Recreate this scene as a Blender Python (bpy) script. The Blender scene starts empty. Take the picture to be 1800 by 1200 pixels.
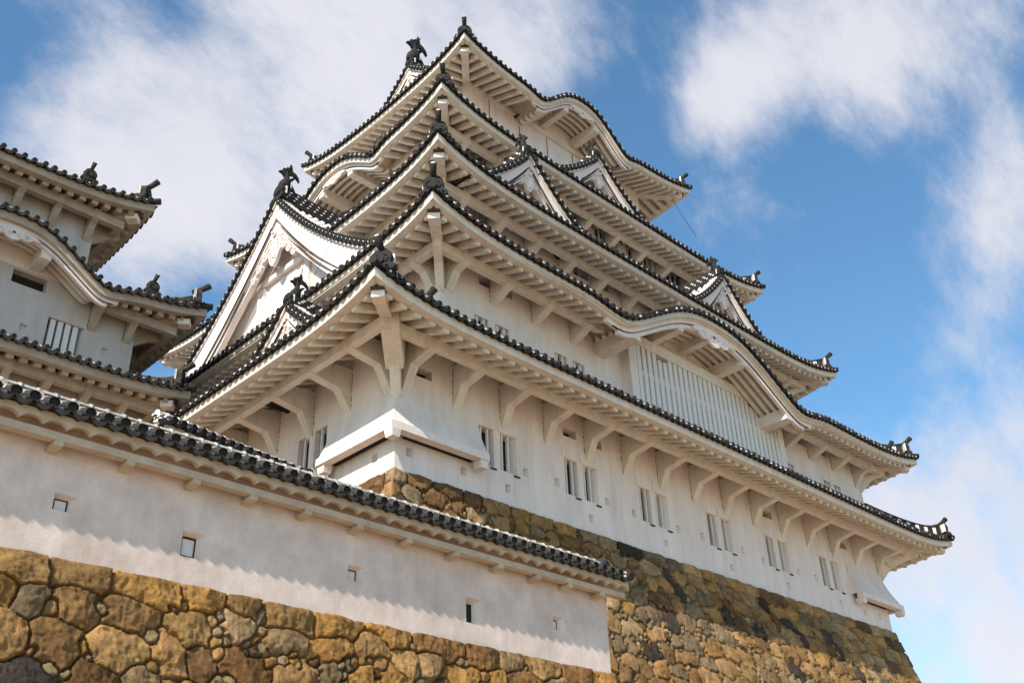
import bpy, math, random
import numpy as np
from mathutils import Vector, Matrix

random.seed(7)
rng = np.random.default_rng(11)
scene = bpy.context.scene
COL = scene.collection

# ------------------------------------------------------------------ camera
CAM = Vector((-15.06376403, -19.29355586, -10.6541246))
yaw, pit, rol = math.radians(44.65459185), math.radians(30.51220627), math.radians(-2.19734465)
fw = Vector((math.cos(pit)*math.cos(yaw), math.cos(pit)*math.sin(yaw), math.sin(pit)))
rt = Vector((math.sin(yaw), -math.cos(yaw), 0.0))
up = rt.cross(fw)
r2 = rt*math.cos(rol) + up*math.sin(rol)
u2 = up*math.cos(rol) - rt*math.sin(rol)
cd = bpy.data.cameras.new("camera")
cd.sensor_width = 36.0
cd.lens = 1812.9107/1800*36
cd.clip_start = 0.1
cd.clip_end = 3000
cam = bpy.data.objects.new("camera", cd)
COL.objects.link(cam)
m = Matrix.Identity(4)
for i in range(3):
    m[i][0] = r2[i]; m[i][1] = u2[i]; m[i][2] = -fw[i]; m[i][3] = CAM[i]
cam.matrix_world = m
scene.camera = cam

# ------------------------------------------------------------------ light
SUN_DIR = Vector((-1.0, -0.27, 0.79)).normalized()      # towards the sun
sun_elev = math.asin(SUN_DIR.z)
sun_az = math.atan2(SUN_DIR.x, SUN_DIR.y)               # clockwise from +Y
sl = bpy.data.lights.new("sun", 'SUN')
sl.energy = 4.6
sl.angle = math.radians(0.55)
sl.color = (1.0, 0.90, 0.77)
so = bpy.data.objects.new("sun", sl)
COL.objects.link(so)
so.rotation_mode = 'QUATERNION'
so.rotation_quaternion = SUN_DIR.to_track_quat('Z', 'Y')

scene.view_settings.view_transform = 'Standard'
scene.view_settings.look = 'None'
scene.view_settings.exposure = 0.60
scene.view_settings.gamma = 1.0
scene.view_settings.use_curve_mapping = False

# ------------------------------------------------------------------ world: sky with clouds
w = bpy.data.worlds.new("World")
scene.world = w
w.use_nodes = True
NT = w.node_tree
for n in list(NT.nodes):
    NT.nodes.remove(n)
def wn(t, **k):
    n = NT.nodes.new(t)
    for a, b in k.items():
        setattr(n, a, b)
    return n
def wl(a, b):
    NT.links.new(a, b)
wout = wn('ShaderNodeOutputWorld')
bg = wn('ShaderNodeBackground')
bg.inputs['Strength'].default_value = 0.066
sky = wn('ShaderNodeTexSky', sky_type='NISHITA')
sky.sun_disc = False
sky.sun_elevation = sun_elev
sky.sun_rotation = sun_az
sky.air_density = 1.0
sky.dust_density = 0.6
sky.ozone_density = 2.0
tc = wn('ShaderNodeTexCoord')
def wmath(op, a, b=None, clamp=False):
    n = wn('ShaderNodeMath', operation=op)
    n.use_clamp = clamp
    for i, v in enumerate((a, b)):
        if v is None: continue
        if isinstance(v, (int, float)): n.inputs[i].default_value = v
        else: wl(v, n.inputs[i])
    return n.outputs[0]
def px_dir(x, y):
    return (fw + r2*((x-900)/1812.91) - u2*((y-600)/1812.91)).normalized()
# cloud banks placed by their direction in the sky: (direction, angular size in degrees, weight)
BANKS = [(px_dir(330, 300), 9.5, .55), (px_dir(560, 130), 8.0, .50), (px_dir(820, 60), 6.0, .42),
         (px_dir(200, 110), 5.0, .25), (px_dir(240, 420), 5.0, .30), (px_dir(60, 200), 4.5, .2),
         (px_dir(1290, 110), 4.2, .48), (px_dir(1480, 80), 5.0, .40), (px_dir(1650, 60), 6.0, .40),
         (px_dir(1720, 420), 3.6, .40), (px_dir(1780, 330), 3.5, .38), (px_dir(1680, 960), 6.0, .44), (px_dir(1760, 820), 4.5, .34),
         (px_dir(1280, 380), 2.5, .26), (px_dir(1400, 560), 3.0, .26), (px_dir(1010, 60), 3.0, .22),
         (px_dir(1800, 1180), 4.5, .55), (px_dir(1650, 1190), 3.0, .1), (px_dir(1560, 900), 3.5, .25), (px_dir(1250, 180), 2.6, .3), (px_dir(1700, 560), 3.0, .2)]
HOLES = [(px_dir(270, 20), 4.0, .36), (px_dir(0, 90), 3.6, .25), (px_dir(90, 130), 2.8, .12), (px_dir(1160, 60), 3.6, .22),
         (px_dir(1480, 420), 5.5, .3), (px_dir(1320, 250), 3, .15), (px_dir(330, 560), 3.4, .4), (px_dir(1560, 640), 3.5, .15), (px_dir(1100, 230), 2.5, .2)]
nrm = wn('ShaderNodeVectorMath', operation='NORMALIZE')
wl(tc.outputs['Generated'], nrm.inputs[0])
field = wn('ShaderNodeValue').outputs[0]
field.default_value = -0.10
for d, size, wt in BANKS + [(a, b, -c) for a, b, c in HOLES]:
    dp = wn('ShaderNodeVectorMath', operation='DISTANCE')
    wl(nrm.outputs[0], dp.inputs[0])
    dp.inputs[1].default_value = d
    q = wmath('DIVIDE', dp.outputs['Value'], math.radians(size))
    q = wmath('MULTIPLY', q, q)
    q = wmath('MULTIPLY', q, -1.0)
    q = wmath('EXPONENT', q)
    q = wmath('MULTIPLY', q, wt*1.3)
    field = q if field is None else wmath('ADD', field, q)
mp = wn('ShaderNodeMapping')
wl(nrm.outputs[0], mp.inputs['Vector'])
mp.inputs['Rotation'].default_value = (0.3, 0.5, 0.9)
mp.inputs['Scale'].default_value = (0.85, 1.75, 1.2)
nz = wn('ShaderNodeTexNoise')
nz.inputs['Scale'].default_value = 4.6
nz.inputs['Detail'].default_value = 12
nz.inputs['Roughness'].default_value = 0.64
nz.inputs['Distortion'].default_value = 0.12
wl(mp.outputs[0], nz.inputs['Vector'])
n1 = wmath('SUBTRACT', nz.outputs['Fac'], 0.5)
n1 = wmath('MULTIPLY', n1, 2.1)
nz3 = wn('ShaderNodeTexNoise')
nz3.inputs['Scale'].default_value = 15
nz3.inputs['Detail'].default_value = 10
nz3.inputs['Roughness'].default_value = 0.66
wl(mp.outputs[0], nz3.inputs['Vector'])
n3 = wmath('SUBTRACT', nz3.outputs['Fac'], 0.5)
n1 = wmath('ADD', n1, wmath('MULTIPLY', n3, 0.75))
dens = wmath('ADD', field, n1)
mr = wn('ShaderNodeMapRange', interpolation_type='SMOOTHSTEP')
wl(dens, mr.inputs['Value'])
mr.inputs['From Min'].default_value = -0.06
mr.inputs['From Max'].default_value = 0.98
mr.inputs['To Min'].default_value = 0.0
mr.inputs['To Max'].default_value = 0.93
nz2 = wn('ShaderNodeTexNoise')
nz2.inputs['Scale'].default_value = 5.5
nz2.inputs['Detail'].default_value = 5
wl(mp.outputs[0], nz2.inputs['Vector'])
ccol = wn('ShaderNodeMix', data_type='RGBA')
wl(nz2.outputs['Fac'], ccol.inputs['Factor'])
ccol.inputs['A'].default_value = (6.8, 7.0, 7.9, 1)
ccol.inputs['B'].default_value = (9.5, 9.3, 9.7, 1)
tint = wn('ShaderNodeMix', data_type='RGBA', blend_type='MULTIPLY')
tint.inputs['Factor'].default_value = 1.0
wl(sky.outputs[0], tint.inputs['A'])
tint.inputs['B'].default_value = (1.44, 2.02, 2.14, 1)
mixc = wn('ShaderNodeMix', data_type='RGBA')
wl(mr.outputs[0], mixc.inputs['Factor'])
wl(tint.outputs['Result'], mixc.inputs['A'])
wl(ccol.outputs['Result'], mixc.inputs['B'])
wl(mixc.outputs['Result'], bg.inputs['Color'])
wl(bg.outputs[0], wout.inputs['Surface'])

# ------------------------------------------------------------------ materials
def mat(name, col, rough=0.85, var=0.0, vscale=3.0, bump=0.0, bscale=20.0, col2=None, streak=False, spec=0.3, attr=None):
    M = bpy.data.materials.new(name)
    M.use_nodes = True
    nt = M.node_tree
    b = nt.nodes['Principled BSDF']
    b.inputs['Roughness'].default_value = rough
    b.inputs['Specular IOR Level'].default_value = spec
    b.inputs['Base Color'].default_value = (*col, 1)
    geo = nt.nodes.new('ShaderNodeNewGeometry')
    src = None
    if attr:
        a = nt.nodes.new('ShaderNodeAttribute'); a.attribute_name = attr
        src = a.outputs['Color']
    if col2 is not None:
        n = nt.nodes.new('ShaderNodeTexNoise')
        n.inputs['Scale'].default_value = vscale
        n.inputs['Detail'].default_value = 7
        n.inputs['Roughness'].default_value = 0.62
        if streak:
            mpn = nt.nodes.new('ShaderNodeMapping')
            mpn.inputs['Scale'].default_value = (1, 1, 0.28)
            nt.links.new(geo.outputs['Position'], mpn.inputs['Vector'])
            nt.links.new(mpn.outputs[0], n.inputs['Vector'])
        else:
            nt.links.new(geo.outputs['Position'], n.inputs['Vector'])
        r = nt.nodes.new('ShaderNodeMapRange')
        r.inputs['From Min'].default_value = 0.5 - var
        r.inputs['From Max'].default_value = 0.5 + var
        nt.links.new(n.outputs['Fac'], r.inputs['Value'])
        mx = nt.nodes.new('ShaderNodeMix'); mx.data_type = 'RGBA'
        nt.links.new(r.outputs[0], mx.inputs['Factor'])
        if src is not None:
            mx.blend_type = 'MIX'
            mu = nt.nodes.new('ShaderNodeMix'); mu.data_type = 'RGBA'; mu.blend_type = 'MULTIPLY'
            mu.inputs['Factor'].default_value = 1.0
            nt.links.new(src, mu.inputs['A'])
            mx.inputs['A'].default_value = (*col2, 1)
            mx.inputs['B'].default_value = (*col, 1)
            nt.links.new(mx.outputs['Result'], mu.inputs['B'])
            nt.links.new(mu.outputs['Result'], b.inputs['Base Color'])
        else:
            mx.inputs['A'].default_value = (*col2, 1)
            mx.inputs['B'].default_value = (*col, 1)
            nt.links.new(mx.outputs['Result'], b.inputs['Base Color'])
    if bump:
        n = nt.nodes.new('ShaderNodeTexNoise')
        n.inputs['Scale'].default_value = bscale
        n.inputs['Detail'].default_value = 8
        n.inputs['Roughness'].default_value = 0.7
        nt.links.new(geo.outputs['Position'], n.inputs['Vector'])
        bp = nt.nodes.new('ShaderNodeBump')
        bp.inputs['Strength'].default_value = 1.0
        bp.inputs['Distance'].default_value = bump
        nt.links.new(n.outputs['Fac'], bp.inputs['Height'])
        nt.links.new(bp.outputs[0], b.inputs['Normal'])
    return M

def grime(M, streak=.25, speck=.25, col=(.25, .20, .155)):
    """Rain streaks and small mould specks in the colour of the plaster itself."""
    nt = M.node_tree; b = nt.nodes['Principled BSDF']
    src = b.inputs['Base Color'].links[0].from_socket
    geo = nt.nodes.new('ShaderNodeNewGeometry')
    def layer(src, scale, zs, lo, hi, amt, detail=6):
        mp_ = nt.nodes.new('ShaderNodeMapping'); mp_.inputs['Scale'].default_value = (1, 1, zs)
        nt.links.new(geo.outputs['Position'], mp_.inputs['Vector'])
        n = nt.nodes.new('ShaderNodeTexNoise'); n.inputs['Scale'].default_value = scale; n.inputs['Detail'].default_value = detail; n.inputs['Roughness'].default_value = .7
        nt.links.new(mp_.outputs[0], n.inputs['Vector'])
        r = nt.nodes.new('ShaderNodeMapRange'); r.inputs['From Min'].default_value = lo; r.inputs['From Max'].default_value = hi; r.inputs['To Max'].default_value = amt
        nt.links.new(n.outputs['Fac'], r.inputs['Value'])
        mx = nt.nodes.new('ShaderNodeMix'); mx.data_type = 'RGBA'
        nt.links.new(r.outputs[0], mx.inputs['Factor']); nt.links.new(src, mx.inputs['A']); mx.inputs['B'].default_value = (*col, 1)
        return mx.outputs['Result']
    src = layer(src, 2.6, .10, .50, .80, streak)
    src = layer(src, 14, .6, .63, .72, speck, 3)
    nt.links.new(src, b.inputs['Base Color'])

M_WALL = mat('white_plaster', (.84, .745, .695), col2=(.72, .625, .57), var=.17, vscale=1.6, streak=True, bump=.006, bscale=9)
M_WOODP = mat('plastered_timber', (.78, .72, .65), col2=(.66, .57, .47), var=.22, vscale=2.6, bump=.004, bscale=14)
M_FG = mat('weathered_plaster', (.79, .655, .58), col2=(.56, .445, .38), var=.18, vscale=1.5, bump=.008, bscale=7)
M_TILE = mat('grey_roof_tile', (.034, .031, .031), rough=.8, col2=(.016, .015, .015), var=.2, vscale=9, bump=.004, bscale=40, spec=.18)
M_TILEO = mat('weathered_roof_tile', (.055, .049, .043), rough=.85, col2=(.018, .016, .015), var=.2, vscale=8, bump=.006, bscale=35, spec=.3)
M_TILEB = mat('pale_roof_tile', (.075, .068, .062), rough=.85, col2=(.035, .031, .03), var=.2, vscale=9, bump=.004, bscale=40, spec=.15)
M_TFACE = mat('tile_end_face', (.085, .078, .072), rough=.85, col2=(.045, .04, .038), var=.2, vscale=25, spec=.15)
M_JOINT = mat('lime_joint', (.78, .75, .71), col2=(.62, .57, .52), var=.2, vscale=12, bump=.004, bscale=30)
M_JOINTO = mat('weathered_lime_joint', (.58, .53, .47), col2=(.30, .265, .23), var=.18, vscale=11, bump=.008, bscale=30)
grime(M_WALL, .30, .30)
grime(M_WOODP, .30, .45, (.20, .135, .085))
grime(M_FG, .28, .30, (.24, .19, .15))
M_DARK = mat('dark_opening', (.022, .019, .017), rough=.9)
M_METAL = mat('dark_metal_fitting', (.075, .055, .045), rough=.6, col2=(.04, .03, .025), var=.2, vscale=15)
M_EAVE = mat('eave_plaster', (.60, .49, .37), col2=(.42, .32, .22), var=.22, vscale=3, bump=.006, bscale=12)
M_SOFFIT = mat('shade_tinted_soffit', (.52, .43, .33), col2=(.36, .28, .20), var=.24, vscale=3, bump=.004, bscale=14)  # browner than the rafters: shade in the gaps between them is painted in
M_WALLO = mat('old_plaster', (.58, .525, .485), col2=(.46, .40, .36), var=.22, vscale=1.6, streak=True, bump=.006, bscale=9)
M_WOODO = mat('old_plastered_timber', (.50, .43, .355), col2=(.36, .28, .205), var=.22, vscale=2.6, bump=.004, bscale=14)
grime(M_WALLO, .3, .3)
M_BAR = mat('plastered_bar', (.76, .72, .68), col2=(.68, .63, .58), var=.2, vscale=8)
M_STONE = mat('ashlar_stone', (1.15, 1.10, 1.0), rough=.95, col2=(.62, .56, .50), var=.22, vscale=7, bump=.05, bscale=18, attr='stone_colour', spec=.15)
def fine_bump(M, scale, dist):
    nt = M.node_tree; b = nt.nodes['Principled BSDF']
    old = b.inputs['Normal'].links[0].from_socket
    geo = nt.nodes.new('ShaderNodeNewGeometry')
    n = nt.nodes.new('ShaderNodeTexNoise'); n.inputs['Scale'].default_value = scale; n.inputs['Detail'].default_value = 6; n.inputs['Roughness'].default_value = .75
    nt.links.new(geo.outputs['Position'], n.inputs['Vector'])
    bp = nt.nodes.new('ShaderNodeBump'); bp.inputs['Distance'].default_value = dist
    nt.links.new(n.outputs['Fac'], bp.inputs['Height']); nt.links.new(old, bp.inputs['Normal'])
    nt.links.new(bp.outputs[0], b.inputs['Normal'])
fine_bump(M_STONE, 38, .05)
M_GROUND = mat('gravel_ground', (.43, .315, .205), col2=(.35, .25, .16), var=.25, vscale=.6)
M_WIRE = mat('cable', (.03, .03, .03), rough=.5)

# ------------------------------------------------------------------ mesh helper
class MB:
    def __init__(s):
        s.v = []; s.f = []; s.m = []; s.sm = []; s.mats = []
    def mi(s, M):
        if M not in s.mats: s.mats.append(M)
        return s.mats.index(M)
    def face(s, idx, M, smooth=False):
        s.f.append(idx); s.m.append(s.mi(M)); s.sm.append(smooth)
    def quad(s, a, b, c, d, M, smooth=False):
        n = len(s.v); s.v += [a, b, c, d]; s.face((n, n+1, n+2, n+3), M, smooth)
    def poly(s, pts, M):
        n = len(s.v); s.v += list(pts); s.face(tuple(range(n, n+len(pts))), M)
    def hexa(s, p, M):          # 8 points: bottom ring 0-3, top ring 4-7
        n = len(s.v); s.v += list(p)
        for q in ((0, 3, 2, 1), (4, 5, 6, 7), (0, 1, 5, 4), (1, 2, 6, 5), (2, 3, 7, 6), (3, 0, 4, 7)):
            s.face(tuple(n+i for i in q), M)
    def box(s, x0, x1, y0, y1, z0, z1, M):
        s.hexa([(x0, y0, z0), (x1, y0, z0), (x1, y1, z0), (x0, y1, z0), (x0, y0, z1), (x1, y0, z1), (x1, y1, z1), (x0, y1, z1)], M)
    def prism(s, pts, fn, a, b, M, M2=None):   # polygon pts (p,q) extruded from a to b through fn(p,q,t)
        n = len(s.v); k = len(pts)
        s.v += [fn(p, q, a) for p, q in pts] + [fn(p, q, b) for p, q in pts]
        s.face(tuple(n+i for i in range(k))[::-1], M2 or M); s.face(tuple(n+k+i for i in range(k)), M2 or M)
        for i in range(k):
            j = (i+1) % k
            s.face((n+i, n+j, n+k+j, n+k+i), M)
    def rings(s, rings, M, closed=True, caps=True, smooth=False, mats=None):
        n = len(s.v); k = len(rings[0])
        for r in rings: s.v += list(r)
        for a in range(len(rings)-1):
            for i in range(k if closed else k-1):
                j = (i+1) % k
                s.face((n+a*k+i, n+a*k+j, n+(a+1)*k+j, n+(a+1)*k+i), mats[a] if mats else M, smooth)
        if caps and closed:
            s.face(tuple(n+i for i in range(k))[::-1], M); e = n+(len(rings)-1)*k
            s.face(tuple(e+i for i in range(k)), M)
    def tube(s, path, rad, M, k=8, smooth=True, caps=True, flat=1.0):
        R = []
        P = [Vector(p) for p in path]
        prev = None
        for i, p in enumerate(P):
            t = (P[min(i+1, len(P)-1)] - P[max(i-1, 0)]).normalized()
            if prev is None:
                h = Vector((0, 0, 1)) if abs(t.z) < .9 else Vector((1, 0, 0))
                a = t.cross(h).normalized()
            else:
                a = (prev - t*prev.dot(t)).normalized()
            prev = a
            b = t.cross(a)
            r = rad[i] if isinstance(rad, (list, tuple)) else rad
            R.append([tuple(p + (a*math.cos(q*2*math.pi/k) + b*flat*math.sin(q*2*math.pi/k))*r) for q in range(k)])
        s.rings(R, M, smooth=smooth, caps=caps)
    def build(s, name, parent=None, props=None):
        me = bpy.data.meshes.new(name)
        me.from_pydata([tuple(p) for p in s.v], [], s.f)
        for M in s.mats: me.materials.append(M)
        me.polygons.foreach_set('material_index', s.m)
        me.polygons.foreach_set('use_smooth', s.sm)
        me.update()
        o = bpy.data.objects.new(name, me)
        COL.objects.link(o)
        if parent is not None: o.parent = parent
        for k, v in (props or {}).items(): o[k] = v
        return o

def empty(name, label, cat, group=None):
    o = bpy.data.objects.new(name, None)
    COL.objects.link(o)
    o['label'] = label; o['category'] = cat
    if group: o['group'] = group
    return o

def arc(n, r, a0, a1):
    return [(r*math.cos(a0+(a1-a0)*i/n), r*math.sin(a0+(a1-a0)*i/n)) for i in range(n+1)]

# ------------------------------------------------------------------ ground
g = MB()
g.quad((-400, -400, -12.3), (400, -400, -12.3), (400, 400, -12.3), (-400, 400, -12.3), M_GROUND)
go = g.build('ground'); go['kind'] = 'structure'

# ------------------------------------------------------------------ roof pieces
class Side:
    """One eave side of a roof. s runs along the eave, d inward from the tip line."""
    def __init__(s, kind, x0, y0, x1, y1):
        s.k = kind
        if kind in 'SN': s.s0, s.s1 = x0, x1
        else: s.s0, s.s1 = y0, y1
        s.b = dict(S=y0, N=y1, W=x0, E=x1)[kind]
        s.sg = 1 if kind in 'SW' else -1
    def P(s, a, d, z):
        c = s.b + s.sg*d
        return (a, c, z) if s.k in 'SN' else (c, a, z)

def tile_end(mb, fn, r, T, J, rim=True):
    """Round end tile facing out. fn(u, w, d): u along the eave, w up, d inward."""
    k = 12
    C0 = [(math.cos(i*2*math.pi/k), math.sin(i*2*math.pi/k)) for i in range(k)]
    ring = lambda rr, d: [fn(rr*a, rr*b, d) for a, b in C0]
    n = len(mb.v)
    R = [ring(r, .22), ring(r, 0.0), ring(r*.70, -.004), ring(r*.64, .022)]
    mb.rings(R, T, caps=False, mats=[T, M_TFACE, T])
    e = ring(r*.64, .022)
    mb.poly(e, T)
    mb.tube([fn(0, 0, .03), fn(0, 0, .004)], r*.28, T, k=6, smooth=False)

def pan_end(mb, fn, h, T):
    pts = [(-h, .012), (-h*.5, -.028), (0, -.040), (h*.5, -.028), (h, .012), (h*.92, -.03), (h*.6, -.088), (0, -.122), (-h*.6, -.088), (-h*.92, -.03)]
    mb.prism(pts, lambda p, q, t: fn(p, q, t), -.015, .30, T)

def tile_row(mb, path_fn, r, d0, d1, T, J, band=.36, jw=.10, seg=None):
    """Half round cover tiles running up a slope, lime band at every joint. path_fn(u, h, d)."""
    A = [(math.cos(math.pi*i/4), math.sin(math.pi*i/4)) for i in range(5)]
    ds = []; mats = []
    d = d0
    while d < d1 - .02:
        e = min(d + band - jw, d1)
        ds.append(d); mats.append(T)
        if e < d1 - .02:
            ds.append(e); mats.append(J)
        d += band
    ds.append(d1)
    rings = []
    for i, d in enumerate(ds):
        rings.append([path_fn(r*a, r*b*1.05, d) for a, b in A])
    mb.rings(rings, T, closed=False, smooth=True, mats=mats)

def lime_dot(mb, fn, T, w=.05, h=.04):
    k = 6
    mb.rings([[fn(w*math.cos(i*2*math.pi/k)*q, h*math.sin(i*2*math.pi/k)*q, d) for i in range(k)] for q, d in ((1, .12), (1, .01), (.5, -.03))], T, smooth=True)

class Roof:
    def __init__(s, tips, ztip, zmid, wallx, wally, topx, topy, H, lam=1.5, flare=0.12, kara={}, slope=.40, tile=M_TILE, joint=M_JOINT,
                 pitch=.300, r=.080, raf=.48, sides='SWEN', beam_d=1.12, rafw=.17, rafh=.21, prof=.8, quad=.2, gap={}, wood=None):
        s.__dict__.update(locals()); del s.__dict__['s']
        x0, y0, x1, y1 = tips
        s.wood = s.wood or M_WOODP
        s.side = {k: Side(k, x0, y0, x1, y1) for k in 'SWEN'}
        s.rz = ztip - zmid
    # run from tips to the wall below / to the wall above
    def run(s, k): return s.wally if k in 'SN' else s.wallx
    def top(s, k): return s.topy if k in 'SN' else s.topx
    def rise(s, k, a):
        q = s.side[k]; d = max(0, min(a - q.s0, q.s1 - a))
        return s.rz*math.exp(-(d/s.lam)**1.15)
    def fl(s, k, a):
        q = s.side[k]; d = max(0, min(a - q.s0, q.s1 - a))
        return s.flare*(1 - math.exp(-d/1.6))
    def bump(s, k, a):
        z = 0
        for c, hw, H, dip in s.kara.get(k, ()):
            v = abs(a - c)
            if v < hw: z += H*.5*(1+math.cos(math.pi*(v/hw)**1.25))
            z -= dip*math.exp(-((v - hw*1.02)/(hw*.2))**2)
        return z
    def inkara(s, k, a, m=0.0):
        return any(abs(a - c) < hw + m for c, hw, H, dip in s.kara.get(k, ()))
    def ingap(s, k, a): return k in s.gap and s.gap[k][0] < a < s.gap[k][1]
    def runs(s, k, ss):
        if k not in s.gap: return [ss]
        g0, g1 = s.gap[k]
        return [[a for a in ss if a < g0]+[g0], [g1]+[a for a in ss if a > g1]]
    def ze(s, k, a): return s.zmid + s.rise(k, a) + s.bump(k, a)
    def zs(s, k, a, d):           # soffit
        b = s.bump(k, a); R = s.run(k)
        mk = max((min(1, max(0, 1-(abs(a-c)-hw*.9)/(hw*.15))) for c, hw, H, dip in s.kara.get(k, ())), default=0)
        return s.zmid + s.rise(k, a)*max(0, 1-d/(R*1.6)) + b*(mk if b > 0 else max(0, 1-d)) - .0 + s.slope*d*(1-mk*.8)
    def ztile(s, k, a, d):
        t = d/s.top(k); R = s.top(k)
        main = s.zmid + s.rise(k, a)*max(0, 1-t) + .285 + s.H*(s.prof*t + s.quad*t*t)
        b = s.bump(k, a)
        if s.inkara(k, a, 1.2): return max(main, s.ze(k, a) + .285 + .03*d) if b >= 0 else main + b*max(0, 1 - d/1.2)
        return main
    def clip(s, k, a, d, tx=False):
        q = s.side[k]
        R, O = (s.top(k), s.topx if k in 'SN' else s.topy) if tx else (s.run(k), s.wallx if k in 'SN' else s.wally)
        e = d*O/R
        return min(max(a, q.s0+e), q.s1-e)
    def samples(s, k, step=.4):
        q = s.side[k]; L = q.s1-q.s0
        ss = [q.s0+L*i/round(L/step) for i in range(round(L/step)+1)]
        for c, hw, H, dip in s.kara.get(k, ()):
            ss = [a for a in ss if abs(a-c) > hw*1.3] + [c+hw*1.3*i/24 for i in range(-24, 25)]
        ss += [q.s0+.1, q.s0+.3, q.s0+.6, q.s1-.1, q.s1-.3, q.s1-.6]
        return sorted(set(ss))
    def sweep(s, mb, k, prof, M, sel=None):
        """prof: closed list of (depth, height) measured from the eave line."""
        ss = [a for a in s.samples(k) if sel is None or sel(a)]
        q = s.side[k]
        for sr in s.runs(k, ss):
            R = []
            for a in sr:
                R.append([q.P(min(max(a, q.s0+d), q.s1-d), d + s.fl(k, a), s.ze(k, a)+h) for d, h in prof])
            mb.rings(R, M)
    def build(s, parent, tiles_full='SWEN'):
        # soffit boards are the roof's own mesh
        mb = MB()
        for k in s.sides:
            q = s.side[k]; ss = s.samples(k); R = s.run(k)
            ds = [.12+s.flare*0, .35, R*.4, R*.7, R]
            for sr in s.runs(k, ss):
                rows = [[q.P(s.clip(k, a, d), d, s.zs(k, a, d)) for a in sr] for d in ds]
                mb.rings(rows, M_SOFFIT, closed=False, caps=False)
            # slab above the soffit: dark tile bed
            ds = [-.1, .4, s.top(k)*.3, s.top(k)*.6, s.top(k)]
            for sr in s.runs(k, ss):
                rows = [[q.P(s.clip(k, a, d, True), d+s.fl(k, a)*max(0, 1-d/s.top(k)), s.ztile(k, a, d)) for a in sr] for d in ds]
                mb.rings(rows, s.tile, closed=False, caps=False)
        root = mb.build('roof', parent)
        # eave fascia
        mb = MB()
        for k in s.sides:
            s.sweep(mb, k, [(0, 0), (.20, 0), (.20, .265), (0, .255)], s.wood)
            s.sweep(mb, k, [(.195, .03), (.30, .03), (.30, .15), (.195, .15)], s.wood)
            for c, hw, H, dip in s.kara.get(k, ()):
                # curved board hanging under the cusped gable, in two stepped layers
                g = .45+.45*hw/4.9
                s.sweep(mb, k, [(.13, -.17*g), (.26, -.17*g), (.26, -.002), (.13, -.002)], M_WALL, lambda a: abs(a-c) < hw*1.18)
                s.sweep(mb, k, [(.17, -.34*g), (.30, -.34*g), (.30, -.165*g), (.17, -.165*g)], M_WALL, lambda a: abs(a-c) < hw*1.08)
                s.sweep(mb, k, [(.124, -.18*g), (.19, -.18*g), (.19, -.160*g), (.124, -.160*g)], M_METAL, lambda a: abs(a-c) < hw*1.1)
        mb.build('eave_fascia', root)
        # rafters
        mb = MB()
        for k in s.sides:
            q = s.side[k]; R = s.run(k); O = s.wallx if k in 'SN' else s.wally
            L = q.s1-q.s0; n = int((L-1.0)/s.raf); a0 = q.s0+(L-n*s.raf)/2
            for i in range(n+1):
                a = a0+i*s.raf
                if s.inkara(k, a, .35) or s.ingap(k, a): continue
                e = min(a-q.s0, q.s1-a)
                d1 = min(R, e*R/O-.05); d0 = .22
                if d1 < d0+.1: continue
                w = s.rafw/2
                pts = []
                for dz in (-s.rafh, .01):
                    for aa, d in ((a-w, d0), (a+w, d0), (a+w, d1), (a-w, d1)):
                        pts.append(q.P(aa, d+s.fl(k, a)*.9, s.zs(k, a, d)+dz))
                mb.hexa(pts, s.wood)
        mb.build('rafters', root)
        # carrying beams
        for k in s.sides:
            q = s.side[k]; d = s.beam_d
            if d <= 0: continue
            zb = s.zs_beam(k)
            segs = [(q.s0+d, q.s1-d)]
            for c, hw, H, dip in s.kara.get(k, ()):
                segs = [(q.s0+d, c-hw*.97), (c+hw*.97, q.s1-d)]
            if k in s.gap: segs = [(q.s0+d, s.gap[k][0]), (s.gap[k][1], q.s1-d)]
            for a, b in segs:
                pts = [q.P(aa, dd, z) for z in (zb, zb+.30) for aa, dd in ((a, d), (b, d), (b-.22, d+.22), (a+.22, d+.22))]
                mb = MB(); mb.hexa(pts, s.wood)
                mb.build('eave_beam', root)
        s.tiles(root)
        s.corners(root)
        s.root = root
        return root
    def zs_beam(s, k):
        return s.zmid+s.slope*s.beam_d-.21-.26
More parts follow.
